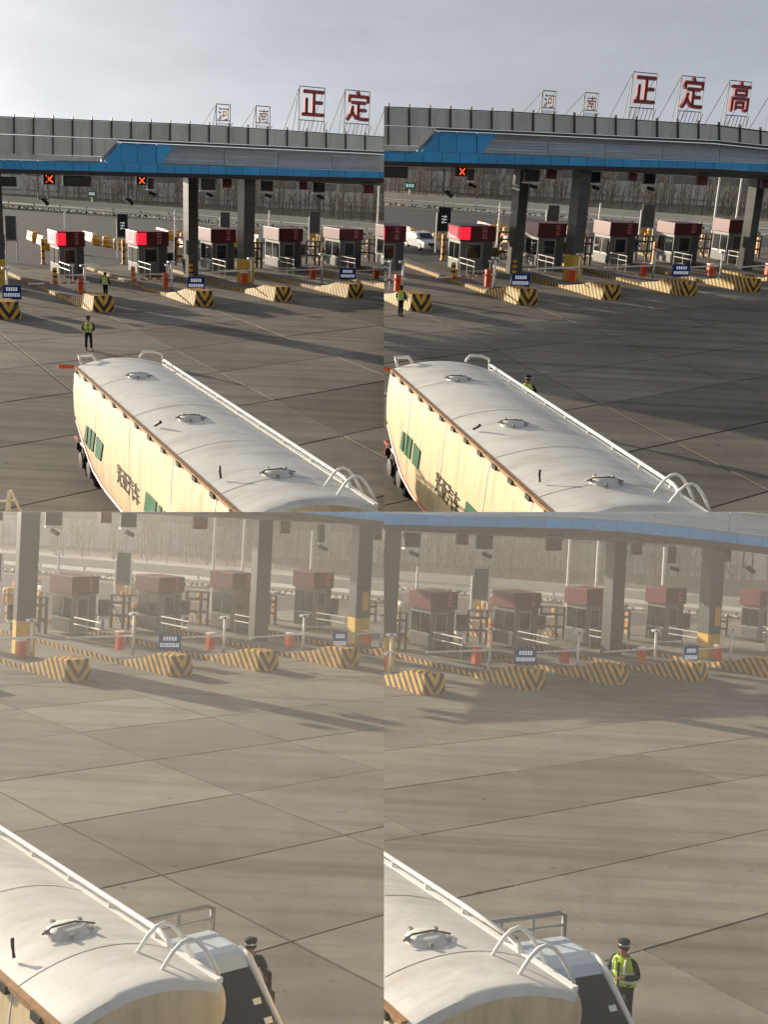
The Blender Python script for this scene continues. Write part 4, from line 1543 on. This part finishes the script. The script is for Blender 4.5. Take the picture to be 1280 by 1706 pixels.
def build_cab():
    if V.k[0] == 'T':
        return
    z = 2.4
    BR_, FRr, FL = V.G(640, 786, z), V.G(679, 811, z), V.G(620, 826, z)
    hd = (FRr - BR_)[:2]
    hd /= np.linalg.norm(hd)
    sd = (FL - FRr)[:2]
    sd -= hd * (sd @ hd)
    sd /= np.linalg.norm(sd)                       # towards picture left
    ln = max(1.15, (FRr - BR_)[:2] @ hd + .15)
    W = 2.15
    o = FRr[:2]
    yaw = math.atan2(hd[1], hd[0]) - math.pi / 2
    lx = Vector((math.cos(yaw), math.sin(yaw), 0))
    s = 1.0 if (lx.x * sd[0] + lx.y * sd[1]) > 0 else -1.0
    t = thing('truck_cab', 'pale blue truck cab with dark windscreen beside the tanker %s view' % V.word, 'truck', (o[0], o[1], 0), yaw)
    # local: x*s from 0 (picture right) to W (picture left), y from 0 (roof front) back to -ln

    def X(x):
        return x * s
    zb = 1.30                                      # foot of the windscreen
    fw = 1.0                                       # how far it leans forward

    def ring(y, k, zt, z_):
        return None
    shell = MB()
    prof = [(-ln, .55), (-ln, z - .12), (-ln + .1, z - .02), (-.15, z), (0.0, z - .05), (fw, zb), (fw + .12, zb - .1), (fw + .14, .5), (fw - .1, .4), (-ln + .1, .4)]
    rings = []
    for x, ins in ((0.0, .10), (.06, .02), (.14, 0), (W - .14, 0), (W - .06, .02), (W, .10)):
        rings.append([(X(x + (0.10 if zz > zb + .1 and x < .3 else (-.10 if zz > zb + .1 else 0))), y * (1 - ins * .3), zz - (ins if zz > z - .2 else 0)) for y, zz in prof])
    body = MB().loft(rings).build('body', M_CAB, t, bevel=0)
    # windscreen, side windows, wipers
    a0, a1 = Vector((0, 0.02, z - .16)), Vector((0, fw + .01, zb + .05))
    e = Vector((0, .035, .012))
    q = [Vector((X(.22), 0, 0)) + a0 + e, Vector((X(W - .22), 0, 0)) + a0 + e, Vector((X(W - .10), 0, 0)) + a1 + e, Vector((X(.10), 0, 0)) + a1 + e]
    ws = MB().prism([tuple(p) for p in q], (0, .02, .01)).build('windscreen', M_GLASS, t)
    for k, hh in ((.08, .3), (.11, .55)):
        p = Vector((X(W * k), 0, 0)) + a1.lerp(a0, hh) + e * 1.7
        MB().hull8([tuple(p + Vector((X(x_), y_ * .6, -y_ * .75))) for x_, y_ in ((0, 0), (.14, 0), (.14, .1), (0, .1))] + [tuple(p + Vector((X(x_), y_ * .6 + .012, -y_ * .75 + .008))) for x_, y_ in ((0, 0), (.14, 0), (.14, .1), (0, .1))]).build('sticker', M_REFL, ws)
    for k in (.35, .7):
        p = Vector((X(W * k), 0, 0)) + a1 + e * 2.2
        MB().tube([p, p + Vector((X(-.45), -.12, .22))], .012, 5).build('wiper', M_CHASS, ws)
    for x, dx in ((.03, -.03), (W - .03, .03)):
        MB().prism([(X(x + .02 * (1 if x < 1 else -1)), -ln + .35, zb + .1), (X(x), fw - .2, zb + .05), (X(x + .06 * (1 if x < 1 else -1)), -.05, z - .28), (X(x + .06 * (1 if x < 1 else -1)), -ln + .35, z - .28)], (X(dx * 1.4), 0, 0)).build('side_window', M_GLASS, t)
    # pale pillars framing the screen
    for x, x2 in ((.16, .03), (W - .16, W - .03)):
        MB().tube([(X(x), -.25, z - .03), (X(x), .04, z - .07), (X(x2), fw + .05, zb), (X(x2), fw + .12, zb - .3)], [.045, .055, .055, .05], 8).build('pillar', M_WHITE, t, smooth=True)
    # roof guard frame
    zt = z + .34
    MB().tube([(X(.1), -ln - .02, z - .2), (X(.1), -ln - .02, zt - .05), (X(.2), -ln - .02, zt), (X(W - .2), -ln - .02, zt), (X(W - .1), -ln - .02, zt - .05), (X(W - .1), -ln - .02, z - .2)], .045, 8).build('roof_guard', M_STEEL, t, smooth=True)
    MB().tube([(X(.1), -ln - .02, z + .12), (X(W - .1), -ln - .02, z + .12)], .03, 6).build('guard_bar', M_STEEL, t)
    for k in (.35, .65):
        MB().tube([(X(W * k), -ln - .02, z - .1), (X(W * k), -ln - .02, zt)], .03, 6).build('guard_post', M_STEEL, t)
    # mirror arm, handle, lamps, bumper, wheels, chassis
    m = MB().box(X(-.22) if s > 0 else X(-.10), X(-.10) if s > 0 else X(-.22), .12, .30, 1.35, 1.75).build('mirror', M_CHASS, t, bevel=.02)
    MB().tube([(X(.05), .25, 1.8), (X(-.12), .24, 1.8), (X(-.16), .22, 1.7)], .018, 6).build('arm', M_CHASS, m)
    for k in (.18, W - .18):
        MB().lathe([(.02, 0), (.12, 0), (.12, .04), (.08, .06)], (X(k), fw + .12, .72), 12, 'y').build('headlight', M_LAMP, t)
    MB().box(min(X(-.02), X(W + .02)), max(X(-.02), X(W + .02)), fw + .05, fw + .26, .32, .55).build('bumper', M_CHASS, t, bevel=.02)
    MB().box(min(X(.4), X(W - .4)), max(X(.4), X(W - .4)), fw + .13, fw + .17, .72, 1.0).build('grille', M_CHASS, t)
    for x in (.02, W - .30):
        MB().lathe([(.12, 0), (.38, .02), (.42, .06), (.42, .22), (.38, .26), (.12, .28)], (min(X(x), X(x + .28)), -.25, .42), 18, 'x').build('wheel', M_RUBBER, t, smooth=True)
    MB().box(min(X(.6), X(W - .6)), max(X(.6), X(W - .6)), -ln - 2.2, -ln + .1, .5, .7).build('chassis', M_CHASS, t)


# ------------------------------------------------------------------ people
def person(u, v, face, pose, label, h=1.72, ground=None, vested=True):
    g = V.G(u, v) if ground is None else ground
    t = thing('person', label, 'person', (g[0], g[1], 0), face, plaza=False)
    k = h / 1.72
    # local: facing -y; x is the person's left
    # poses give elbow and hand for both arms and the feet
    P = {
        'stand': dict(el=[(.30, .06, 1.10), (-.30, .06, 1.10)], ha=[(.20, -.20, 1.02), (-.20, -.20, 1.02)], ft=[(.13, 0), (-.13, .02)], bend=0),
        'back': dict(el=[(.31, .04, 1.10), (-.31, .02, 1.10)], ha=[(.26, -.16, .95), (-.25, -.18, .97)], ft=[(.10, 0), (-.10, .03)], bend=0),
        'walk': dict(el=[(.30, .12, 1.12), (-.30, -.08, 1.12)], ha=[(.27, -.08, .92), (-.22, -.28, 1.02)], ft=[(.09, -.22), (-.09, .24)], bend=.03),
        'clip': dict(el=[(.31, -.02, 1.10), (-.31, .04, 1.10)], ha=[(.27, -.20, 1.10), (-.22, -.22, 1.05)], ft=[(.12, 0), (-.12, .05)], bend=.04),
        'hold': dict(el=[(.30, -.02, 1.12), (-.32, .0, 1.12)], ha=[(.12, -.32, 1.14), (-.36, -.28, 1.12)], ft=[(.12, 0), (-.12, .05)], bend=.06),
    }[pose]
    b = P['bend']

    def S(p, r, r2=None):
        return (p[0] * k, p[1] * k, p[2] * k, r * k, (r2 or r) * k)
    hip, waist, chest, neck = (0, 0, .95), (0, -b * .4, 1.08), (0, -b, 1.32), (0, -b * 1.3, 1.46)
    sh = [(.19, -b, 1.40), (-.19, -b, 1.40)]
    hipj = [(.09, 0, .90), (-.09, 0, .90)]
    kn = [(P['ft'][i][0] * .95, P['ft'][i][1] * .5 - .03, .49) for i in range(2)]
    an = [(P['ft'][i][0], P['ft'][i][1] + .02, .09) for i in range(2)]
    to = [(P['ft'][i][0] * 1.1, P['ft'][i][1] - .15, .045) for i in range(2)]
    J = [S(hip, .13, .11), S(waist, .13, .10), S(chest, .16, .11), S(neck, .055)]
    E = [(0, 1), (1, 2), (2, 3)]
    # body: head carried on the neck
    hx = -b * 1.6
    J += [S((0, hx - .01, 1.53), .07), S((0, hx - .015, 1.62), .095, .085), S((0, hx - .01, 1.70), .06)]
    E += [(3, 4), (4, 5), (5, 6)]
    for i in range(2):
        n0 = len(J)
        J += [S(sh[i], .06), S(P['el'][i], .045), S(P['ha'][i], .03)]
        E += [(2, n0), (n0, n0 + 1), (n0 + 1, n0 + 2)]
        # hand with five fingers
        hp = Vector(P['ha'][i])
        d = (hp - Vector(P['el'][i])).normalized()
        palm = hp + d * .07
        J.append(S(palm, .032, .02))
        E.append((n0 + 2, n0 + 3))
        side = d.cross(Vector((0, 0, 1))).normalized()
        up = side.cross(d)
        for q, (off, ln) in enumerate(((-.03, .065), (-.01, .08), (.012, .075), (.03, .058))):
            p1 = palm + side * off + d * ln * .6
            p2 = p1 + d * ln * .3 - up * ln * .4
            J += [S(p1, .010), S(p2, .008)]
            E += [(n0 + 3, len(J) - 2), (len(J) - 2, len(J) - 1)]
        th = hp + d * .03 + side * (.045 if i else -.045)
        J += [S(th, .011), S(th + d * .04, .009)]
        E += [(n0 + 3, len(J) - 2), (len(J) - 2, len(J) - 1)]
        n1 = len(J)
        J += [S(hipj[i], .085), S(kn[i], .06), S(an[i], .045)]
        E += [(0, n1), (n1, n1 + 1), (n1 + 1, n1 + 2)]
    body = skin_mesh(J, E, 0).build('body', M_SKIN, t, smooth=True)
    # jacket and trousers grown over the same joints
    J2 = [S(hip, .165, .135), S(waist, .165, .13), S(chest, .185, .14), S((0, -b * 1.2, 1.44), .085)]
    E2 = [(0, 1), (1, 2), (2, 3)]
    for i in range(2):
        n0 = len(J2)
        hp = Vector(P['el'][i]).lerp(Vector(P['ha'][i]), .93)
        J2 += [S(sh[i], .085), S(P['el'][i], .068), S(hp, .05)]
        E2 += [(2, n0), (n0, n0 + 1), (n0 + 1, n0 + 2)]
    skin_mesh(J2, E2, 0).build('jacket', M_NAVY, t, smooth=True)
    J3 = [S((0, 0, .98), .16, .13)]
    E3 = []
    for i in range(2):
        n0 = len(J3)
        J3 += [S(hipj[i], .105), S(kn[i], .082), S((an[i][0], an[i][1], .10), .07)]
        E3 += [(0, n0), (n0, n0 + 1), (n0 + 1, n0 + 2)]
    skin_mesh(J3, E3, 0).build('trousers', M_NAVY, t, smooth=True)
    for i in range(2):
        a, c = Vector(an[i]) * k, Vector(to[i]) * k
        m = MB().loft([[(a.x + .045 * math.cos(q * .785) * k, a.y + .05 * math.sin(q * .785) * k + .01, zz) for q in range(8)] for zz in (.0, .1 * k)])
        m.loft([[(a.x + (c.x - a.x) * f + wv * math.cos(q * .785) * k, a.y + (c.y - a.y) * f, (.04 + .04 * (1 - f * .5)) * k * (1 + math.sin(q * .785)) * .6) for q in range(8)] for f, wv in ((0, .05), (.6, .055), (1.0, .03))])
        m.build('shoe', M_CHASS, t)
    if vested:
        # hi-vis vest, open at the front edge, with reflective bands
        vr = []
        for z, rx, ry in ((.93, .225, .185), (1.05, .225, .185), (1.18, .232, .188), (1.30, .238, .185), (1.40, .20, .15), (1.465, .115, .10)):
            off = -b * max(0, (z - .95) / .4)
            vr.append([(rx * math.cos(a * math.pi / 10) * k, (ry * math.sin(a * math.pi / 10) + off) * k, z * k) for a in range(20)])
        vest = MB().loft(vr, cap=False).build('vest', M_HIVIS, t, smooth=True)
        for z0, z1 in ((1.00, 1.05), (1.16, 1.21)):
            rr = []
            for z in (z0, z1):
                off = -b * max(0, (z - .95) / .4)
                rr.append([(.242 * math.cos(a * math.pi / 10) * k, (.198 * math.sin(a * math.pi / 10) + off) * k, z * k) for a in range(20)])
            MB().loft(rr, cap=False).build('reflective_band', M_REFL, vest)
        for sx in (-1, 1):
            pts = [(sx * .12 * k, (-.20 - b * .6) * k, 1.21 * k), (sx * .12 * k, (-.192 - b) * k, 1.33 * k), (sx * .11 * k, (-.13 - b) * k, 1.44 * k)]
            MB().tube(pts, .022 * k, 5).build('reflective_band', M_REFL, vest)
        MB().box(-.012 * k, .012 * k, (-.205 - b) * k, (-.17 - b) * k, .94 * k, 1.38 * k).build('zip', M_NAVY, vest)
    # peaked cap, hair, face
    hy = hx * k
    MB().lathe([(.098, 0), (.103, .035), (.118, .075), (.112, .10), (.06, .125), (.01, .128)], (0, hy - .005, 1.655 * k), 18).build('cap', M_NAVY, t, smooth=True)
    pk = [(.10 * math.cos(a), hy - .03 - .13 * abs(math.sin(a)), 1.657 * k - .02 * abs(math.sin(a))) for a in [math.pi * q / 8 for q in range(9)]]
    MB().prism(pk, (0, 0, .014)).build('cap_peak', M_CHASS, t)
    MB().lathe([(.001, 0), (.022, .004), (.022, .012)], (0, hy - .118, 1.69 * k), 8, 'y').build('badge', M_REFL, t)
    MB().lathe([(.101, 0), (.1035, .022)], (0, hy - .005, 1.668 * k), 18).build('cap_band', M_REFL if h > 1.73 else M_CHASS, t)
    MB().lathe([(.07, -.10), (.098, -.06), (.10, 0)], (0, hy + .012, 1.66 * k), 16).build('hair', M_HAIR, t, smooth=True)
    fc = MB()
    fc.hull8([(-.012, hy - .105, 1.585 * k), (.012, hy - .105, 1.585 * k), (.014, hy - .08, 1.585 * k), (-.014, hy - .08, 1.585 * k), (-.006, hy - .11, 1.625 * k), (.006, hy - .11, 1.625 * k), (.008, hy - .08, 1.63 * k), (-.008, hy - .08, 1.63 * k)])
    fc.build('nose', M_SKIN, body)
    for sx in (-1, 1):
        MB().lathe([(.002, 0), (.011, .004), (.002, .008)], (sx * .035, hy - .100, 1.628 * k), 8, 'y').build('eye', M_HAIR, body)
        MB().lathe([(.005, -.03), (.014, 0), (.005, .03)], (sx * .095, hy - .01, 1.61 * k), 6).build('ear', M_SKIN, body)
    MB().box(-.024, .024, hy - .101, hy - .09, 1.553 * k, 1.561 * k).build('mouth', mat('lips', (.25, .09, .07), .6), body)
    return t


def build_people():
    if V.k == 'TL':
        person(148, 584, .25, 'stand', 'officer in hi-vis vest standing on the open concrete, upper left view')
        person(176, 497, 2.9, 'back', 'officer in hi-vis vest behind striped island, upper left view')
    elif V.k == 'TR':
        person((27 + 121) / 1.06, (527 + 33) / 1.06, 2.6, 'back', 'officer in hi-vis vest with back turned at lane end, upper right view')
        person((234 + 121) / 1.06, (703 + 33) / 1.06, -.35, 'walk', 'officer in hi-vis vest half hidden behind the tanker, upper right view', h=1.74)
    else:
        z = 1.74
        if V.k == 'BL':
            u, v = V.G, None
            p = V.G((417 + 551) / 1.44, (712 + 441) / 1.44, z)
            t = person(0, 0, .3, 'clip', 'officer in dark uniform with peaked cap beside cab door, lower left view', h=1.75, ground=p, vested=False)
            c = MB().box(-.012, .012, -.16, .16, -.15, .15)
            b = thing('clipboard', 'dark clipboard held upright by the officer, lower left view', 'clipboard', (p[0] + .36, p[1] - .16, 1.13), .5)
            c.build('board', M_CHASS, b, bevel=.004)
            MB().box(-.02, .02, -.04, .04, .13, .17).build('clip', M_STEEL, b)
            MB().box(.013, .016, -.14, .14, -.14, .11).build('paper', mat('brown_folder', (.06, .045, .035), 1.0), b)
        else:
            p = V.G((405 + 575.6) / 1.40, (714 + 404) / 1.411, z)
            person(0, 0, -.75, 'hold', 'officer in hi-vis vest and peaked cap beside cab, lower right view', h=1.75, ground=p)


def build_car():
    if V.k != 'TR':
        return
    g = V.G((80 + 121) / 1.06, (419 + 33) / 1.06)
    t = thing('parked_car', 'white car with dark windscreen coming between the lanes behind booths', 'car', (g[0], g[1], 0), V.yaw + .12)
    L, W = 4.4, .88
    prof = [(0, .3), (-.02, .62), (.12, .82), (1.0, .98), (1.75, 1.5), (2.4, 1.56), (3.5, 1.5), (4.25, 1.0), (4.4, .8), (4.38, .3)]
    rings = [[(x, y, .3 + (z - .3) * kz) for y, z in prof] for x, kz in ((-W, .55), (-W * .97, .9), (-W * .8, 1), (W * .8, 1), (W * .97, .9), (W, .55))]
    MB().loft(rings).build('body', M_CARW, t)
    ws = MB().prism([(-.66, 1.06, 1.03), (.66, 1.06, 1.03), (.56, 1.72, 1.46), (-.56, 1.72, 1.46)], (0, -.03, .03)).build('windscreen', M_GLASS, t)
    for s in (-1, 1):
        MB().prism([(s * .80, 1.5, 1.05), (s * .80, 3.8, 1.05), (s * .73, 3.3, 1.42), (s * .73, 1.9, 1.42)], (s * .05, 0, 0)).build('side_window', M_GLASS, t)
        MB().lathe([(.02, 0), (.12, .02), (.1, .05)], (s * .62, -.03, .68), 10, 'y').build('headlight', M_LAMP, t)
        MB().box(s * .98 - .1, s * .98 + .1, 1.3, 1.42, .98, 1.14).build('mirror', M_CARW, t, bevel=.02)
        for y in (.85, 3.5):
            wv = MB().lathe([(.15, 0), (.29, .01), (.32, .05), (.32, .17), (.29, .21), (.15, .22)], (s * W - (.2 if s > 0 else .02), y, .32), 16, 'x').build('wheel', M_RUBBER, t)
            MB().lathe([(.05, 0), (.19, .01), (.05, .03)], (s * W + (.02 if s > 0 else -.04), y, .32), 12, 'x').build('rim', M_STEEL, wv)
    MB().box(-.45, .45, -.05, -.015, .52, .72).build('grille', M_CHASS, t)
    MB().box(-.25, .25, -.06, -.02, .36, .47).build('number_plate', M_SIGNB, t)
    # the trestle that stands near the viewpoint is only in the first view


def build_trestle():
    if V.k != 'TL':
        return
    g = V.G(20, 905)
    t = thing('trestle', 'pale thin-legged warning trestle standing bottom left on dark concrete', 'trestle', (g[0], g[1], 0), .2)
    zt = V.Z(g, 818)
    for a in ((-.05, -.1, .0), (.12, .1, .02)):
        MB().tube([(a[0] * 4, a[1] * 4, 0), (a[0] * .3, 0, zt + a[2])], .035, 6).build('leg', M_GUARD, t)
    MB().tube([(-.05, .3, 0), (-.02, 0, zt)], .035, 6).build('leg', M_GUARD, t)
    MB().tube([(-.5, 0, zt * .8), (.1, 0, zt * .82)], .03, 6).build('bar', M_GUARD, t)


# ------------------------------------------------------------------ place each plaza and trim it at its own bounds
def cut(o, axis, sgn):
    """keep only the side of the world plane axis=0 with the given sign; True if something is left"""
    me = o.data
    mw = o.matrix_world
    co = np.empty(len(me.vertices) * 3)
    me.vertices.foreach_get('co', co)
    co = co.reshape(-1, 3)
    R = np.array(mw)
    sh = 0.01 if (axis == 2 and sgn > 0) else 0.0
    w_ = co @ R[axis, :3] + R[axis, 3] - sh
    if (w_ * sgn >= -1e-4).all():
        return True
    if (w_ * sgn <= 1e-4).all():
        return False
    bm = bmesh.new()
    bm.from_mesh(me)
    iv = mw.inverted()
    no = Vector(R[axis, :3]).normalized() * -sgn
    off = R[axis, 3] - sh
    nn = Vector(R[axis, :3])
    pc = nn * (-off / nn.length_squared)
    res = bmesh.ops.bisect_plane(bm, geom=bm.verts[:] + bm.edges[:] + bm.faces[:], dist=1e-5, plane_co=pc, plane_no=no, clear_outer=True)
    if len(bm.faces) < 4000:
        ed = [e for e in bm.edges if e.is_boundary and all(abs(v.co.dot(nn) + off) < 1e-2 for v in e.verts)]
        try:
            rf = bmesh.ops.holes_fill(bm, edges=ed, sides=0)
            for f_ in rf['faces']:
                f_.smooth = False
                for e_ in f_.edges:
                    e_.smooth = False
        except Exception:
            pass
    m2 = me.copy()
    bm.to_mesh(m2)
    left = len(bm.faces)
    bm.free()
    o.data = m2
    return left > 0


def finish_view():
    for r in V.roots:
        r.matrix_basis = V.M @ r.matrix_basis
    bpy.context.view_layer.update()
    for r in V.roots:
        keep_any = False
        for o in [r] + list(r.children_recursive):
            if o.type != 'MESH':
                continue
            ok = cut(o, 0, V.sx) and cut(o, 2, V.sz)
            if ok:
                me = o.data
                co = np.empty(len(me.vertices) * 3)
                me.vertices.foreach_get('co', co)
                R = np.array(o.matrix_world)
                w_ = co.reshape(-1, 3) @ R[:3, :3].T + R[:3, 3]
                y = np.maximum(w_[:, 1], .5)
                px, py = 640 + FPX * w_[:, 0] / y, 853 - FPX * w_[:, 2] / y
                mg = 170
                if px.max() < -mg or px.min() > 1280 + mg or py.max() < -mg or py.min() > 1706 + mg:
                    ok = False
            if ok:
                keep_any = True
            else:
                o['_gone'] = 1
        if not keep_any:
            r['_gone'] = 1
    for r in V.roots:
        for o in list(r.children_recursive):
            if '_gone' in o:
                if any('_gone' not in c for c in o.children):
                    for c in list(o.children):
                        c.parent = r
                bpy.data.objects.remove(o)
        if '_gone' in r:
            if r.type == 'EMPTY' or not r.children:
                bpy.data.objects.remove(r)
                continue
        if '_plaza' in r:
            del r['_plaza']


for key in ('TL', 'TR', 'BL', 'BR'):
    V = View(key)
    build_ground()
    build_canopy()
    build_letters()
    build_islands()
    build_booths()
    build_barriers()
    build_notices()
    build_signals()
    build_behind()
    build_tanker()
    build_cab()
    build_people()
    build_car()
    build_trestle()
    finish_view()

# ------------------------------------------------------------------ pale volume added over the lower plazas to stand for screen glare
V = None
hz = MB().box(-900, 900, -20, 1000, -75, 0.006)
me = bpy.data.meshes.new('glare_veil')
me.from_pydata(hz.v, [], hz.f)
ho = bpy.data.objects.new('glare_veil', me)
COL.objects.link(ho)
ho['kind'] = 'stuff'
ho['label'] = 'pale veil added over the nearer plazas for screen glare'
ho['category'] = 'glare_veil'
hm = bpy.data.materials.new('glare_veil')
hm.use_nodes = True
hn = hm.node_tree.nodes
hn.clear()
pv = hn.new('ShaderNodeVolumePrincipled')
pv.inputs['Color'].default_value = (0.97, 0.92, 0.86, 1)
pv.inputs['Density'].default_value = 0.0027
pv.inputs['Anisotropy'].default_value = 0.2
oo = hn.new('ShaderNodeOutputMaterial')
hm.node_tree.links.new(pv.outputs[0], oo.inputs['Volume'])
me.materials.append(hm)
